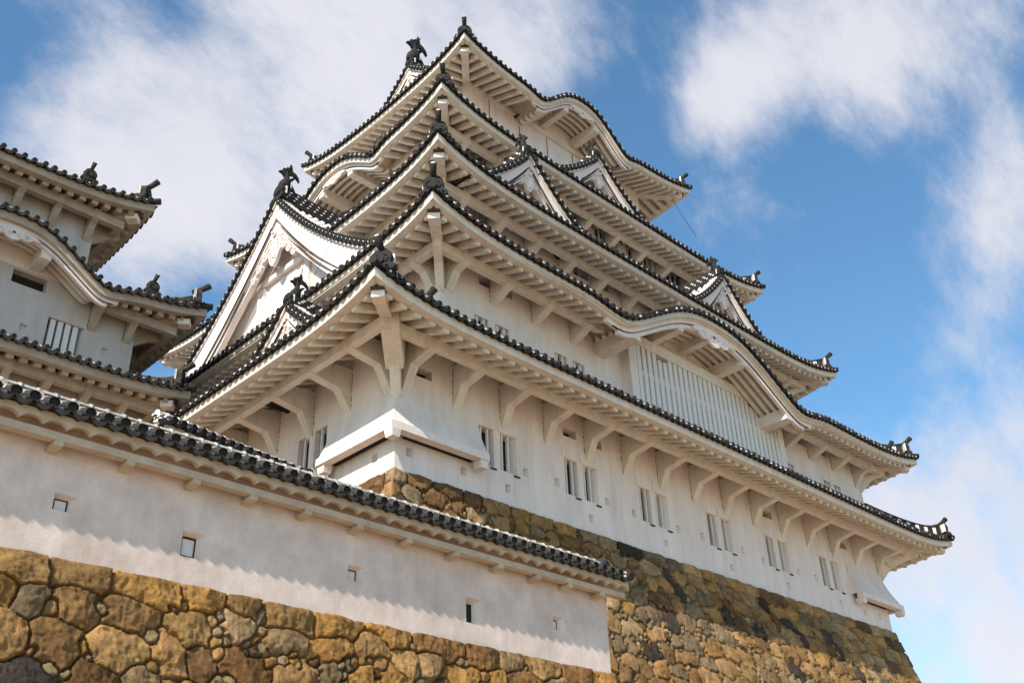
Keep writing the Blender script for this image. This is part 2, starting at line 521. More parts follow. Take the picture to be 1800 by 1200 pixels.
    def tiles(s, root):
        mb = MB()
        for k in s.sides:
            q = s.side[k]; L = q.s1-q.s0; T = s.top(k); O = s.topx if k in 'SN' else s.topy
            n = int((L-.35)/s.pitch); a0 = q.s0+(L-n*s.pitch)/2; ov = .13
            for i in range(n+1):
                a = a0+i*s.pitch
                if s.ingap(k, a): continue
                e = min(a-q.s0, q.s1-a)
                d1 = min(T, e*T/O)
                f0 = s.fl(k, a)
                zf = lambda d, a=a: s.ztile(k, a, max(d, 0)) + .03
                slope0 = (zf(.3)-zf(0))/.3
                rr = random.random; ja, jd, jz = (rr()-.5)*.03, (rr()-.5)*.035, (rr()-.5)*.022
                tl = s.tile if rr() < .72 else M_TILEB
                F = lambda u, ww, d, a=a+ja, f0=f0+jd, jz=jz: q.P(a+u, d-ov+f0, s.ze(k, a)+.370+jz+ww+slope0*max(0, d-.05)*.8)
                tile_end(mb, F, s.r*(.95+.1*rr()), tl, s.joint)
                if d1 > .25:
                    hd = lambda d: f0*max(0, 1-d/T)
                    tile_row(mb, lambda u, h, d, a=a: q.P(a+u, d+hd(d)-ov*.3, zf(d)+h), s.r*.93, .08, d1, s.tile, s.joint)
                ah = a+s.pitch/2
                if ah < q.s1-.1:
                    F2 = lambda u, ww, d, a=ah, f0=f0: q.P(a+u, d-ov+f0, s.ze(k, a+u)+.302+ww+.25*d)
                    pan_end(mb, F2, s.pitch*.47, s.tile)
                    F3 = lambda u, ww, d, a=ah, f0=f0: q.P(a+u, d-ov+f0+.02, s.ze(k, a+u)+.332+ww+.25*d)
                    g_ = random.random()
                    if g_ > .30: lime_dot(mb, F3, s.joint, .035+.025*g_, .026+.02*g_)
        mb.build('tile_courses', root)
    def corners(s, root):
        x0, y0, x1, y1 = s.tips
        for cx, cy, sx, sy in ((x0, y0, 1, 1), (x1, y0, -1, 1), (x0, y1, 1, -1), (x1, y1, -1, -1)):
            ks = ('S' if sy > 0 else 'N'), ('W' if sx > 0 else 'E')
            if not any(k in s.sides for k in ks): continue
            D = lambda t, o, z: (cx+sx*(t*ux-o*uy*1), cy+sy*(t*uy+o*ux*1), z)
            # hip rafter under the soffit
            l = math.hypot(s.wallx, s.wally); ux, uy = s.wallx/l, s.wally/l
            k = ks[0]
            zh = lambda t: s.zs(k, (cx+sx*t*ux), t*uy)
            mb = MB()
            a, b = .62, l
            for (ta, tb, w, h0, h1, M) in ((a, b, .155, -.34, -.02, s.wood),):
                n = 6; R = []
                for i in range(n+1):
                    t = ta+(tb-ta)*i/n; z = zh(t)
                    R.append([D(t, -w, z+h0), D(t, w, z+h0), D(t, w, z+h1), D(t, -w, z+h1)])
                mb.rings(R, M)
            z = zh(a)
            # capped nose of the hip rafter
            mb.hexa([D(t, o, z+h) for h in (-.36, -.17) for t, o in ((a-.16, -.165), (a-.16, .165), (a+.2, .165), (a+.2, -.165))], M_WALL)
            mb.hexa([D(t, o, z+h) for h in (-.168, .04) for t, o in ((a-.24, -.175), (a-.24, .175), (a+.2, .175), (a+.2, -.175))], M_METAL)
            mb.build('hip_rafter', root)
            # hip ridge on top
            l = math.hypot(s.topx, s.topy); ux, uy = s.topx/l, s.topy/l
            zt = lambda t: s.ztile(k, cx+sx*t*ux, t*uy)
            mb = MB()
            t = .55; L2 = l
            i = 0
            while t < L2:
                e = min(t+(.16 if i % 2 else .26), L2)
                M = s.joint if i % 2 and s.tile is M_TILE else s.tile
                w = .15 if i % 2 else .14
                za, zb = zt(t), zt(e)
                lift = lambda tt: .42*math.exp(-(tt-.5)/.5)*.5
                mb.hexa([D(tt, o, zz+hh) for hh in (0, .30 if s.tile is M_TILE else .14) for tt, o, zz in ((t, -w, za+lift(t)*(hh > 0)), (t, w, za+lift(t)*(hh > 0)), (e, w, zb+lift(e)*(hh > 0)), (e, -w, zb+lift(e)*(hh > 0)))], M)
                t = e; i += 1
            ts = [.5+(L2-.5)*i/10 for i in range(11)]
            mb.tube([D(tt, 0, zt(tt)+(.36 if s.tile is M_TILE else .18)+.21*math.exp(-(tt-.5)/.5)) for tt in ts], .10, s.tile, k=8)
            mb.tube([D(tt, 0, zt(max(0, tt))+.10) for tt in (-.14, .2, .6)], .11, s.tile, k=10)
            mb.build('hip_ridge', root)
            mb = MB()
            demon_tile(mb, lambda u, h, d: D(.30+d, u, zt(.3)+.05+h), s.tile, s.joint, 1.12)
            mb.build('ridge_end_tile', root)

def demon_tile(mb, fn, T, J, sc=1.0, crown=True):
    """Shield shaped end tile with curled feet and a round tile on top. fn(u, h, d) with d inward."""
    o = [(-.20, 0), (-.27, -.06), (-.34, -.02), (-.36, .09), (-.30, .15), (-.25, .13), (-.24, .22), (-.27, .33), (-.22, .47), (-.12, .56)]
    pts = o + [(-a, b) for a, b in o[::-1]]
    mb.prism([(a*sc, b*sc) for a, b in pts], fn, -.02, .12*sc, T)
    for sx in (-1, 1):
        mb.tube([fn(sx*.30*sc, .03*sc, -.05), fn(sx*.30*sc, .03*sc, .14*sc)], .065*sc, T, k=10, smooth=False)
        mb.tube([fn(sx*x*sc, y*sc, -.03) for x, y in ((.08, .40), (.17, .36), (.2, .27), (.14, .2), (.08, .23))], .022*sc, T, k=5)
    mb.tube([fn(0, .27*sc, -.07), fn(0, .27*sc, .05)], .10*sc, T, k=10, smooth=False)
    mb.prism([(-.28*sc, .16*sc), (.28*sc, .16*sc), (.28*sc, .46*sc), (-.28*sc, .46*sc)], fn, .12*sc, .17*sc, J)
    if not crown: return
    mb.tube([fn(0, .46*sc, .2*sc), fn(0, .62*sc, -.05*sc), fn(0, .78*sc, -.24*sc)], [.075*sc, .08*sc, .095*sc], T, k=12)
    mb.tube([fn(0, .775*sc, -.236*sc), fn(0, .79*sc, -.256*sc)], .055*sc, J, k=10, smooth=False)

def fish(name, parent, base, inw, h=1.35):
    """Roof-ridge fish with raised tail. inw: horizontal unit vector pointing back along the ridge."""
    mb = MB()
    B = Vector(base); I = Vector(inw); Z = Vector((0, 0, 1)); S = I.cross(Z)
    q = h/1.35
    pt = lambda i, z, s=0: tuple(B + I*i*q + Z*z*q + S*s*q)
    body = [(-.02, .0, .21), (-.05, .14, .245), (-.03, .30, .22), (.02, .44, .165), (.04, .58, .12), (.03, .74, .095), (.02, .92, .08)]
    mb.tube([pt(a, b) for a, b, r in body], [r*q for a, b, r in body], M_TILE, k=10, flat=1.0)
    # flat tail: long curled fin to the back, upright spikes, short fin to the front
    tail = [(-.06, .62), (-.16, .74), (-.35, .79), (-.23, .88), (-.13, .94), (-.16, 1.04), (-.04, 1.05), (.0, 1.16), (.10, 1.14), (.17, 1.40), (.25, 1.20), (.27, 1.06),
            (.43, 1.01), (.56, .88), (.62, .68), (.47, .82), (.33, .88), (.21, .84), (.14, .72), (.165, .5), (-.06, .5)]
    mb.prism(tail, lambda a, b, t: pt(a, b, t), -.055, .055, M_TILE)
    back = [(.12, .62), (.20, .56), (.22, .40), (.30, .26), (.40, .12), (.44, 0), (.0, .0)]
    mb.prism(back, lambda a, b, t: pt(a, b, t), -.10, .10, M_TILE)
    for sd in (-1, 1):
        mb.prism([(.02, .22), (.12, .30), (.26, .50), (.10, .46), (-.02, .36)], lambda a, b, t, sd=sd: pt(a, b, sd*(.19+t+max(0, b-.25)*.5)), 0, .04, M_TILE)
        mb.prism([(.0, .86), (.10, .9), (.12, 1.12), (.04, 1.0)], lambda a, b, t, sd=sd: pt(a, b, sd*(.05+t+(b-.86)*.8)), 0, .04, M_TILE)
    mb.tube([pt(-.14, .04), pt(-.26, .05), pt(-.31, .13)], [.10*q, .08*q, .02*q], M_TILE, k=8)
    mb.tube([pt(.16, .04, .21), pt(.14, .28, .25), pt(.10, .5, .19)], .03*q, M_JOINT, k=6)
    return mb.build(name, parent)

def scroll(mb, fn, u, h, r, M, turn=1, d=0.0, w=.035):
    pts = []
    for i in range(15):
        a = i/14*2.6*math.pi; rr = r*(1-.8*i/14)
        pts.append(fn(u+turn*rr*math.cos(a), h+rr*math.sin(a), d))
    mb.tube(pts, [w*(1-.5*i/14) for i in range(15)], M, k=5)

class Gable:
    """Triangular gable. axis: 'W' faces -X, 'S' faces -Y. q: plane of the bargeboard, c: centre, apex z, half width, drop."""
    def __init__(s, kind, q, c, apex, hw, drop, depth, bw=.5, steep=.45, back=.6, fishh=1.0, pendant=1.0, roofs='LR', end_fish=True, pitch=.30, r=.085, floor=-99, ridgeh=.42, nscroll=3):
        s.__dict__.update(locals()); del s.__dict__['s']
    def P(s, u, d, z):          # u across (positive to the right seen from outside), d inward
        return (s.q+d, s.c-u, z) if s.kind == 'W' else (s.c+u, s.q+d, z)
    def z(s, u):
        v = abs(u)/s.hw
        return s.apex - s.drop*((1+s.steep)*v - s.steep*v*v)
    def build(s, parent, extra=None):
        mb = MB()
        N = 26
        us = [s.hw*i/N for i in range(N+1)]
        # gable wall, set back, with plain margins
        full = [-u for u in us[::-1]]+us[1:]
        low = max(s.floor, s.apex-s.drop-.6)
        mb.rings([[s.P(u, s.back, max(low, s.z(u)-.05)) for u in full], [s.P(u, s.back, low) for u in full]], M_WALL, closed=False)
        root = mb.build('gable', parent)
        if extra: extra(root)
        # bargeboards in stepped layers
        for sg in (-1, 1):
            mb = MB()
            b = s.bw
            lay = [(-.02, -.16, 0.0, .30), (-.16, -.16-b*.66, .07, .34), (-.16-b*.67, -.16-b*.83, .13, .36), (-.16-b*.84, -.16-b, .18, .40)]
            for h0, h1, d0, d1 in lay:
                R = []
                for u in us:
                    k = .7+.3*min(1, u/s.hw*1.5)
                    t_, b_ = max(s.floor+.01, s.z(u)+h0), max(s.floor, s.z(u)+h1*k)
                    R.append([s.P(sg*u, d0, t_), s.P(sg*u, d0, b_), s.P(sg*u, d1, b_), s.P(sg*u, d1, t_)])
                mb.rings(R, M_WALL)
            # thin dark joints between the layers
            for hh, dd in ((-.16-b*.665, .062), (-.16-b*.835, .122)):
                R = []
                for u in us[1:]:
                    if s.z(u)+hh < s.floor: break
                    k = .7+.3*min(1, u/s.hw*1.5)
                    R.append([s.P(sg*u, dd, s.z(u)+hh*k+.012), s.P(sg*u, dd, s.z(u)+hh*k-.012), s.P(sg*u, dd+.05, s.z(u)+hh*k-.012), s.P(sg*u, dd+.05, s.z(u)+hh*k+.012)])
                if len(R) > 1: mb.rings(R, M_METAL)
            # soffit behind the board, back to the wall
            mb.rings([[s.P(sg*u, .29, s.z(u)-.10) for u in us], [s.P(sg*u, s.back+.02, s.z(u)-.10) for u in us]], M_WOODP, closed=False)
            mb.build('bargeboard', root)
        # roof covering
        mb = MB()
        for sg in (-1, 1):
            zt = lambda u: s.z(u)+.03
            mb.rings([[s.P(sg*u, d, zt(u)) for u in us] for d in (-.06, s.depth)], M_TILE, closed=False)
            mb.rings([[s.P(sg*u, -.06, zt(u)), s.P(sg*u, -.06, zt(u)-.05), s.P(sg*u, .2, zt(u)-.05)] for u in us], M_TILE, closed=False)
            # verge row: round ends face outwards along the rake
            ln = 0; u = .22; prev = u
            while u < s.hw*.995 and s.z(u) > s.floor-.05:
                sl = (s.z(u+.01)-s.z(u-.01))/.02
                l = math.hypot(1, sl); tu, tz = 1/l, sl/l      # down the rake
                nu, nz_ = -tz, tu
                F = lambda a, b, d, u=u, tu=tu, tz=tz, nu=nu, nz_=nz_: s.P(sg*(u+a*tu+b*nu), d-.10, s.z(u)+.13+a*tz+b*nz_)
                tile_end(mb, F, s.r, M_TILE, M_JOINT)
                A = [(math.cos(math.pi*i/4), math.sin(math.pi*i/4)) for i in range(5)]
                mb.rings([[F(s.r*a, s.r*b, d) for a, b in A] for d in (.2, .62)], M_JOINT if s.pitch else M_TILE, closed=False, smooth=True)
                uh = u+s.pitch/l*.5
                F2 = lambda a, b, d, u=uh, tu=tu, tz=tz, nu=nu, nz_=nz_: s.P(sg*(u+a*tu+b*nu), d-.10, s.z(u)+.05+a*tz+b*nz_)
                pan_end(mb, F2, s.pitch*.46, M_TILE)
                F3 = lambda a, b, d, F2=F2: F2(a, b+.035, d+.02)
                lime_dot(mb, F3, M_JOINT, .05, .035)
                u += s.pitch/l
            # courses down the slope
            d = .78
            while d < s.depth-.1:
                us2 = []
                ds = []; mats = []
                u = .15
                while u < s.hw*.99:
                    e = min(u+.08, s.hw*.99); ds += [u]; mats.append(M_TILE)
                    if e < s.hw*.97: ds += [e]; mats.append(M_JOINT)
                    u += .3
                ds.append(s.hw*.99)
                A = [(math.cos(math.pi*i/4), math.sin(math.pi*i/4)) for i in range(5)]
                mb.rings([[s.P(sg*u, d+s.r*a, s.z(u)+.05+s.r*b*1.2) for a, b in A] for u in ds], M_TILE, closed=False, smooth=True, mats=mats)
                d += s.pitch
        mb.build('tile_courses', root)
        # ridge
        mb = MB()
        h = s.ridgeh
        n = max(4, int(s.depth/.3))
        zr = lambda d: s.apex+.02+ (.22*h)*math.exp(-d/.6)
        for w, a, b in ((.20, -.12, h*.55), (.15, h*.55, h*.9)):
            R = []
            for i in range(n+1):
                d = .1+(s.depth-.1)*i/n
                R.append([s.P(-w, d, zr(d)+a), s.P(w, d, zr(d)+a), s.P(w, d, zr(d)+b), s.P(-w, d, zr(d)+b)])
            mb.rings(R, M_TILE)
        mb.tube([s.P(0, .1+(s.depth-.1)*i/n, zr(.1+(s.depth-.1)*i/n)+h*.95) for i in range(n+1)], .1, M_TILE, k=8)
        for j, (w, hh) in enumerate(((.205, h*.18), (.205, h*.42), (.155, h*.72))):
            d = .3+.1*j
            while d < s.depth-.1:
                for sg in (-1, 1):
                    mb.box(*sum([[min(a, b), max(a, b)] for a, b in zip(s.P(sg*w-.012, d, zr(d)+hh-.024), s.P(sg*w+.012, d+.075, zr(d)+hh+.024))], []), M_JOINT)
                d += .32
        mb.build('gable_ridge', root)
        mb = MB()
        demon_tile(mb, lambda u, hh, d: s.P(u, .05+d, zr(0)-.08+hh), M_TILE, M_JOINT, max(.75, h*1.9), crown=not s.end_fish)
        mb.build('ridge_end_tile', root)
        if s.end_fish:
            inw = (1, 0, 0) if s.kind == 'W' else (0, 1, 0)
            fish('fish_finial', root, s.P(0, .32, zr(.3)+h*.9), inw, s.fishh)
        if s.pendant:
            mb = MB()
            q = s.pendant
            top = s.apex-.16-s.bw*.9
            fn = lambda a, b, d: s.P(a*q, .12+d, top+b*q)
            half = [(0, .25), (.16, .12), (.30, -.02), (.38, -.2), (.33, -.38), (.42, -.5), (.40, -.68), (.28, -.76), (.22, -.9), (.14, -1.08), (0, -1.2)]
            pts = half+[(-a, b) for a, b in half[-2:0:-1]]
            mb.prism(pts, fn, 0, .14, M_WALL)
            for sg in (-1, 1):
                scroll(mb, fn, sg*.2, -.25, .13, M_WALL, sg, -.01)
                scroll(mb, fn, sg*.24, -.58, .13, M_WALL, sg, -.01)
                scroll(mb, fn, sg*.1, -.9, .09, M_WALL, -sg, -.01)
                # side scrolls trailing down the boards
                for j in range(s.nscroll):
                    u = (.52+.27*j)
                    zz = (s.z(u*q)-s.apex)/q-.02
                    if top+zz*q-.3*q < s.floor: break
                    mb.tube([fn(sg*u, zz+.02, .02), fn(sg*u, zz+.02, .16)], [(.17-.02*j)*q]*2, M_WALL, k=10, smooth=False)
                    scroll(mb, fn, sg*u, zz+.02, .11-.012*j, M_WALL, sg, .01)
            mb.tube([fn(0, -.02, -.08), fn(0, -.02, .1)], .11*q, M_WALL, k=8, smooth=False)
            mb.tube([fn(0, -.02, -.16), fn(0, -.02, .1)], .045*q, M_WALL, k=6, smooth=False)
            mb.build('gable_pendant', root)
        return root

def holed_wall(mb, P, u0, u1, z0, z1, holes, M):
    us = sorted(set([u0, u1]+[h[0] for h in holes]+[h[1] for h in holes]))
    zs = sorted(set([z0, z1]+[h[2] for h in holes]+[h[3] for h in holes]))
    us = [u for u in us if u0 <= u <= u1]; zs = [z for z in zs if z0 <= z <= z1]
    for a, b in zip(us, us[1:]):
        c0 = None
        for c, d in zip(zs, zs[1:]):
            um, zm = (a+b)/2, (c+d)/2
            if any(h[0] < um < h[1] and h[2] < zm < h[3] for h in holes): continue
            mb.quad(P(a, 0, c), P(b, 0, c), P(b, 0, d), P(a, 0, d), M)

def opening(name, parent, P, h, depth, bars=0, splay=(0, 0, 0, 0), back=M_DARK, side=M_WALL, barname='window_bar', rim=0, barw=.062):
    """Splayed recess with a dark back; bars are sub-parts. h = (u0,u1,z0,z1), P(u, d, z)."""
    u0, u1, z0, z1 = h
    a0, a1, b0, b1 = u0+splay[0], u1-splay[1], z0+splay[2], z1-splay[3]
    mb = MB()
    o = [(u0, z0), (u1, z0), (u1, z1), (u0, z1)]; i = [(a0, b0), (a1, b0), (a1, b1), (a0, b1)]
    for k in range(4):
        j = (k+1) % 4
        mb.quad(P(o[k][0], 0, o[k][1]), P(o[j][0], 0, o[j][1]), P(i[j][0], depth, i[j][1]), P(i[k][0], depth, i[k][1]), side)
    mb.quad(*[P(a, depth, b) for a, b in i], back)
    if rim:
        for k in range(4):
            j = (k+1) % 4
            q = lambda a, b, t: (a+(sum((a0, a1))/2-a)*t, b+(sum((b0, b1))/2-b)*t)
            c0, c1 = q(*i[k], .2), q(*i[j], .2)
            mb.quad(P(i[k][0], depth-.01, i[k][1]), P(i[j][0], depth-.01, i[j][1]), P(c1[0], depth-.01, c1[1]), P(c0[0], depth-.01, c0[1]), M_DARK)
    root = mb.build(name, parent)
    for k in range(bars):
        c = a0+(a1-a0)*(k+.5)/bars
        mb = MB()
        bw = barw/2
        mb.hexa([P(c+s, d, z) for z in (z0+.002, z1-.002) for s, d in ((-bw, .06), (bw, .06), (bw, .06+barw), (-bw, .06+barw))], M_BAR)
        mb.build(barname, root)
    return root

# ------------------------------------------------------------------ main keep
L, D = 26.0, 17.45
YC = D/2
keep = empty('castle_keep', 'tall white plastered castle keep with five tiers of dark tiled roofs and carved gables', 'castle')
S_ = lambda y0: (lambda u, d, z: (u, y0+d, z))           # south wall frame
W_ = lambda x0: (lambda u, d, z: (x0+d, u, z))           # west wall frame

def tips(x, y): return (x, y, L-x, D-y)
R1 = Roof(tips(-2.56, -2.31), 3.66, 3.22, 2.56, 2.31, 3.65, 1.81, 1.3, flare=.10)
R2 = Roof(tips(-.80, -2.39), 6.92, 6.47, 1.89, 1.89, 3.70, 3.80, 2.3, kara={'S': [(12.55, 5.25, 1.72, .22)]}, lam=1.7, flare=.16, raf=.43, rafw=.155)
R3 = Roof(tips(1.02, -.47), 11.38, 10.80, 1.88, 1.87, 3.68, 3.77, 2.2, lam=1.8, flare=.14, gap={'W': (YC-3.25, YC+3.25)}, raf=.43, rafw=.155)
R4 = Roof(tips(2.79, 1.41), 16.12, 15.58, 1.91, 1.89, 4.41, 3.49, 2.2, kara={'W': [(8.3, 2.7, .95, .22)]}, lam=1.8, flare=.14, raf=.43, rafw=.155)
R5 = Roof(tips(5.37, 2.98), 21.76, 21.25, 1.83, 1.92, 1.65, 1.65, 1.05, kara={'S': [(12.95, 2.9, 1.5, .18)]}, lam=1.8, flare=.14, beam_d=0, raf=.43, rafw=.155)

# --- storey walls with their openings
def storey(x, y, z0, z1, sh=(), wh=(), extra=None):
    mb = MB()
    holed_wall(mb, S_(y), x, L-x, z0, z1, list(sh), M_WALL)
    holed_wall(mb, W_(x), y, D-y, z0, z1, list(wh), M_WALL)
    mb.quad((L-x, y, z0), (L-x, D-y, z0), (L-x, D-y, z1), (L-x, y, z1), M_WALL)
    mb.quad((x, D-y, z0), (L-x, D-y, z0), (L-x, D-y, z1), (x, D-y, z1), M_WALL)
    if extra: extra(mb)
    return mb.build('storey_wall', keep)

win1 = []
for a in (2.98, 6.52, 10.05, 13.68, 17.28, 21.02):
    win1 += [(a, a+.58, 1.06, 2.22), (a+.84, a+1.50, 1.06, 2.22)]
loop1 = [(.5, .62), (2.4, .62), (4.08, .56), (4.82, 1.25), (6.16, 1.3), (7.6, .5), (8.42, 1.26), (9.71, 1.2), (11.25, .54), (12.0, 1.2), (13.33, 1.26), (14.87, .48), (15.71, 1.26), (16.97, 1.17), (18.48, .52), (19.32, 1.22), (20.53, 1.24), (22.2, .55), (23.97, .5), (25.18, .55)]
lh1 = [(a-.11, a+.11, z-.13, z+.13) for a, z in loop1]
eave1 = [(a-.3, a+.3, 2.98, 3.28) for a in (.95, 6.85, 8.05, 17.75, 23.2)]
wwin = [(3.12, 3.72, 1.05, 2.42), (3.98, 4.55, 1.05, 2.42)]
wloop = [(.72, .94, .48, .72), (2.55, 2.8, .35, .6)]
storey(0, 0, -.02, 4.25, win1+lh1+eave1, wwin+wloop)
for i, h in enumerate(win1):
    if i % 2 == 0: opening('barred_window', keep, S_(0), h, .30, 2, (0, .04, 0, 0))
    else: opening('barred_window', keep, S_(0), h, .30, 2, (0, .16, 0, .03))
for h in lh1: opening('loophole', keep, S_(0), h, .2, 0, (.0, .10, .04, .04), back=M_FG)
for h in eave1: opening('eave_vent', keep, S_(0), h, .3, 0)
for h in wwin: opening('barred_window', keep, W_(0), h, .3, 1, (.08, .0, 0, 0))
for h in wloop: opening('loophole', keep, W_(0), h, .2, 0, (.06, .0, .04, .04), back=M_FG)
for i, h in enumerate(win1):       # hooks under the sills and a raised plaster hood over each pair
    mb = MB()
    mb.tube([(h[1]-.16, -.03, h[2]-.06), (h[1]+.06, -.03, h[2]-.06)], .024, M_DARK, k=6)
    mb.tube([(h[1]-.05, .02, h[2]-.06), (h[1]-.05, -.03, h[2]-.06)], .02, M_DARK, k=6)
    mb.build('sill_hook', keep)
for h in win1:
    mb = MB()
    mb.box(h[0]-.10, h[1]+.08, -.022, .01, 2.24, 2.60, M_WALL)
    mb.build('window_hood', keep)

# --- flared stone-drop bays at the two corners
def drop_bay(x0, x1, corner):
    mb = MB()
    o, zt, zb = .44, 2.42, 1.10
    sx = -1 if corner == 'W' else 1
    xe = 0 if corner == 'W' else L
    xin = x1 if corner == 'W' else x0
    yin = 2.85
    # sloped panels, south and side
    n = 7
    prof = [(.004+(o-.004)*(i/n)**1.55, zt+(zb-zt)*i/n) for i in range(n+1)]
    mb.rings([[(xe+sx*e, -e, z), (xin, -e, z)] for e, z in prof], M_WALL, closed=False, smooth=True)
    mb.rings([[(xe+sx*e, -e, z), (xe+sx*e, yin, z)] for e, z in prof], M_WALL, closed=False, smooth=True)
    mb.poly([(xin, -e, z) for e, z in prof]+[(xin, 0, zb)], M_WALL)
    mb.poly([(xe+sx*e, yin, z) for e, z in prof]+[(xe, yin, zb)], M_WALL)
    # lip beams
    a, b = (-o-.05, xin) if corner == 'W' else (xin, L+o+.05)
    mb.box(a, b, -o-.05, -o+.22, zb-.20, zb+.01, M_WALL)
    x_a, x_b = (-o-.05, -o+.22) if corner == 'W' else (L+o-.22, L+o+.05)
    mb.box(x_a, x_b, -o+.225, yin, zb-.20, zb+.01, M_WALL)
    # dark slot seen from below
    c, d = (.25, xin-.3) if corner == 'W' else (xin+.3, L-.25)
    mb.box(c, d, -o+.23, -.003, zb-.16, zb-.14, M_DARK)
    x_c, x_d = (-o+.23, -.003) if corner == 'W' else (L+.003, L+o-.23)
    mb.box(x_c, x_d, .25, yin-.3, zb-.16, zb-.14, M_DARK)
    root = mb.build('stone_drop_bay', keep)
    for cx, cy in ((xe+sx*.33, -.33), (xin-(.16 if corner == 'W' else -.16), -.29), (xe+sx*.29, yin-.16)):
        mb = MB()
        mb.hexa([(cx+sgx*.15*q, cy+sgy*.17*q, z) for z, q in ((zb-.42, .8), (zb-.205, 1)) for sgx, sgy in ((-1, -1), (1, -1), (1, 1), (-1, 1))], M_WALL)
        mb.build('corner_block', root)
drop_bay(0, 2.93, 'W')
drop_bay(23.15, L, 'E')

# second storey
x2, y2 = 1.09, -.5
slit2 = [(a-.28, a+.28, 5.18, 5.46) for a in (2.72, 3.56, 6.12, 6.96, 19.2, 21.95, 22.75)]
eave2 = [(a-.3, a+.3, 6.62, 6.95) for a in (2.95, 3.72, 20.5, 22.15)]
def kara_panel(mb):
    pass
storey(x2, y2, 4.0, 7.35, slit2+eave2, (), kara_panel)
for h in slit2: opening('slit_window', keep, S_(y2), h, .22, 2, barw=.10)
for h in eave2: opening('eave_vent', keep, S_(y2), h, .3, 0)
# projecting lattice window
mb = MB()
lx0, lx1, lz0, lz1, lo = 9.2, 18.35, 4.4, 7.02, .34
mb.box(lx0, lx1, y2-lo+.16, y2-.004, lz0, lz1, M_DARK)
mb.box(lx0-.05, lx0+.34, y2-lo-.04, y2-.002, lz0, lz1+.0, M_WALL)
mb.box(lx1-.34, lx1+.05, y2-lo-.04, y2-.002, lz0, lz1+.0, M_WALL)
mb.box(lx0-.3, lx1+.3, y2-lo-.06, y2-.002, lz1+.004, lz1+.42, M_WOODP)
mb.box(lx0+.34, lx1-.34, y2-lo+.01, y2-lo+.155, 5.92, 6.12, M_BAR)
lat = mb.build('lattice_window', keep)
nb = 29
for i in range(nb):
    a = lx0+.34+(lx1-lx0-.68)*(i+.5)/nb
    mb = MB()
    z1 = lz1-.004
    mb.box(a-.098, a+.098, y2-lo-.03, y2-lo+.12, lz0, z1-(.16 if i in (4, 5, 23, 24) else 0), M_BAR)
    mb.build('lattice_bar', lat)
# carved strut panel above the lattice
mb = MB()
fn = lambda a, b, d: (12.5+a, y2-.02+d, 7.45+b)
mb.prism([(-2.6, 0), (2.6, 0), (2.2, .25), (1.2, .5), (.4, .95), (-.4, .95), (-1.2, .5), (-2.2, .25)], fn, -.08, 0, M_WALL)
for sg in (-1, 1):
    scroll(mb, fn, sg*.7, .38, .24, M_WALL, sg, -.08, .05)
    scroll(mb, fn, sg*1.6, .22, .18, M_WALL, -sg, -.08, .05)
    mb.box(12.5+sg*3.05-.22, 12.5+sg*3.05+.22, y2-.12, y2-.015, 7.45, 8.0, M_WALL)
    mb.box(12.5+sg*3.05-.12, 12.5+sg*3.05+.12, y2-.122, y2-.1, 7.52, 7.9, M_DARK)
mb.build('carved_panel', keep)

# third, fourth and top storeys
e3 = [(a-.42, a+.42, 10.95, 11.4) for a in (4.5, 9.7, 10.85, 15.3, 20.2, 21.4)]
storey(2.90, 1.40, 8.4, 11.75, e3)
for h in e3: opening('eave_vent', keep, S_(1.40), h, .35, 1)
w4 = [(5.7, 7.6, 15.2, 16.35), (8.1, 10.1, 15.2, 16.35), (10.7, 12.7, 15.2, 16.35), (13.0, 14.6, 15.2, 16.35), (15.2, 17.0, 15.2, 16.35), (17.5, 19.4, 15.2, 16.35)]
storey(4.70, 3.30, 12.4, 16.6, w4)
for h in w4: opening('barred_window', keep, S_(3.30), h, .35, 5, barw=.09)
def seams(mb):
    for a in (8.55, 10.4, 12.2, 13.95, 15.7, 17.4):
        mb.box(a-.018, a+.018, 4.9-.004, 4.91, 18.2, 21.65, M_DARK)
        mb.box(a+.02, a+.16, 4.9-.03, 4.91, 18.2, 21.62, M_WALL)
    mb.box(7.2, 18.8, 4.9-.10, 4.895, 21.66, 21.92, M_WOODP)
storey(7.20, 4.90, 17.2, 22.05, (), (), seams)

# --- roofs
for R in (R1, R2, R3, R4, R5): R.build(keep)

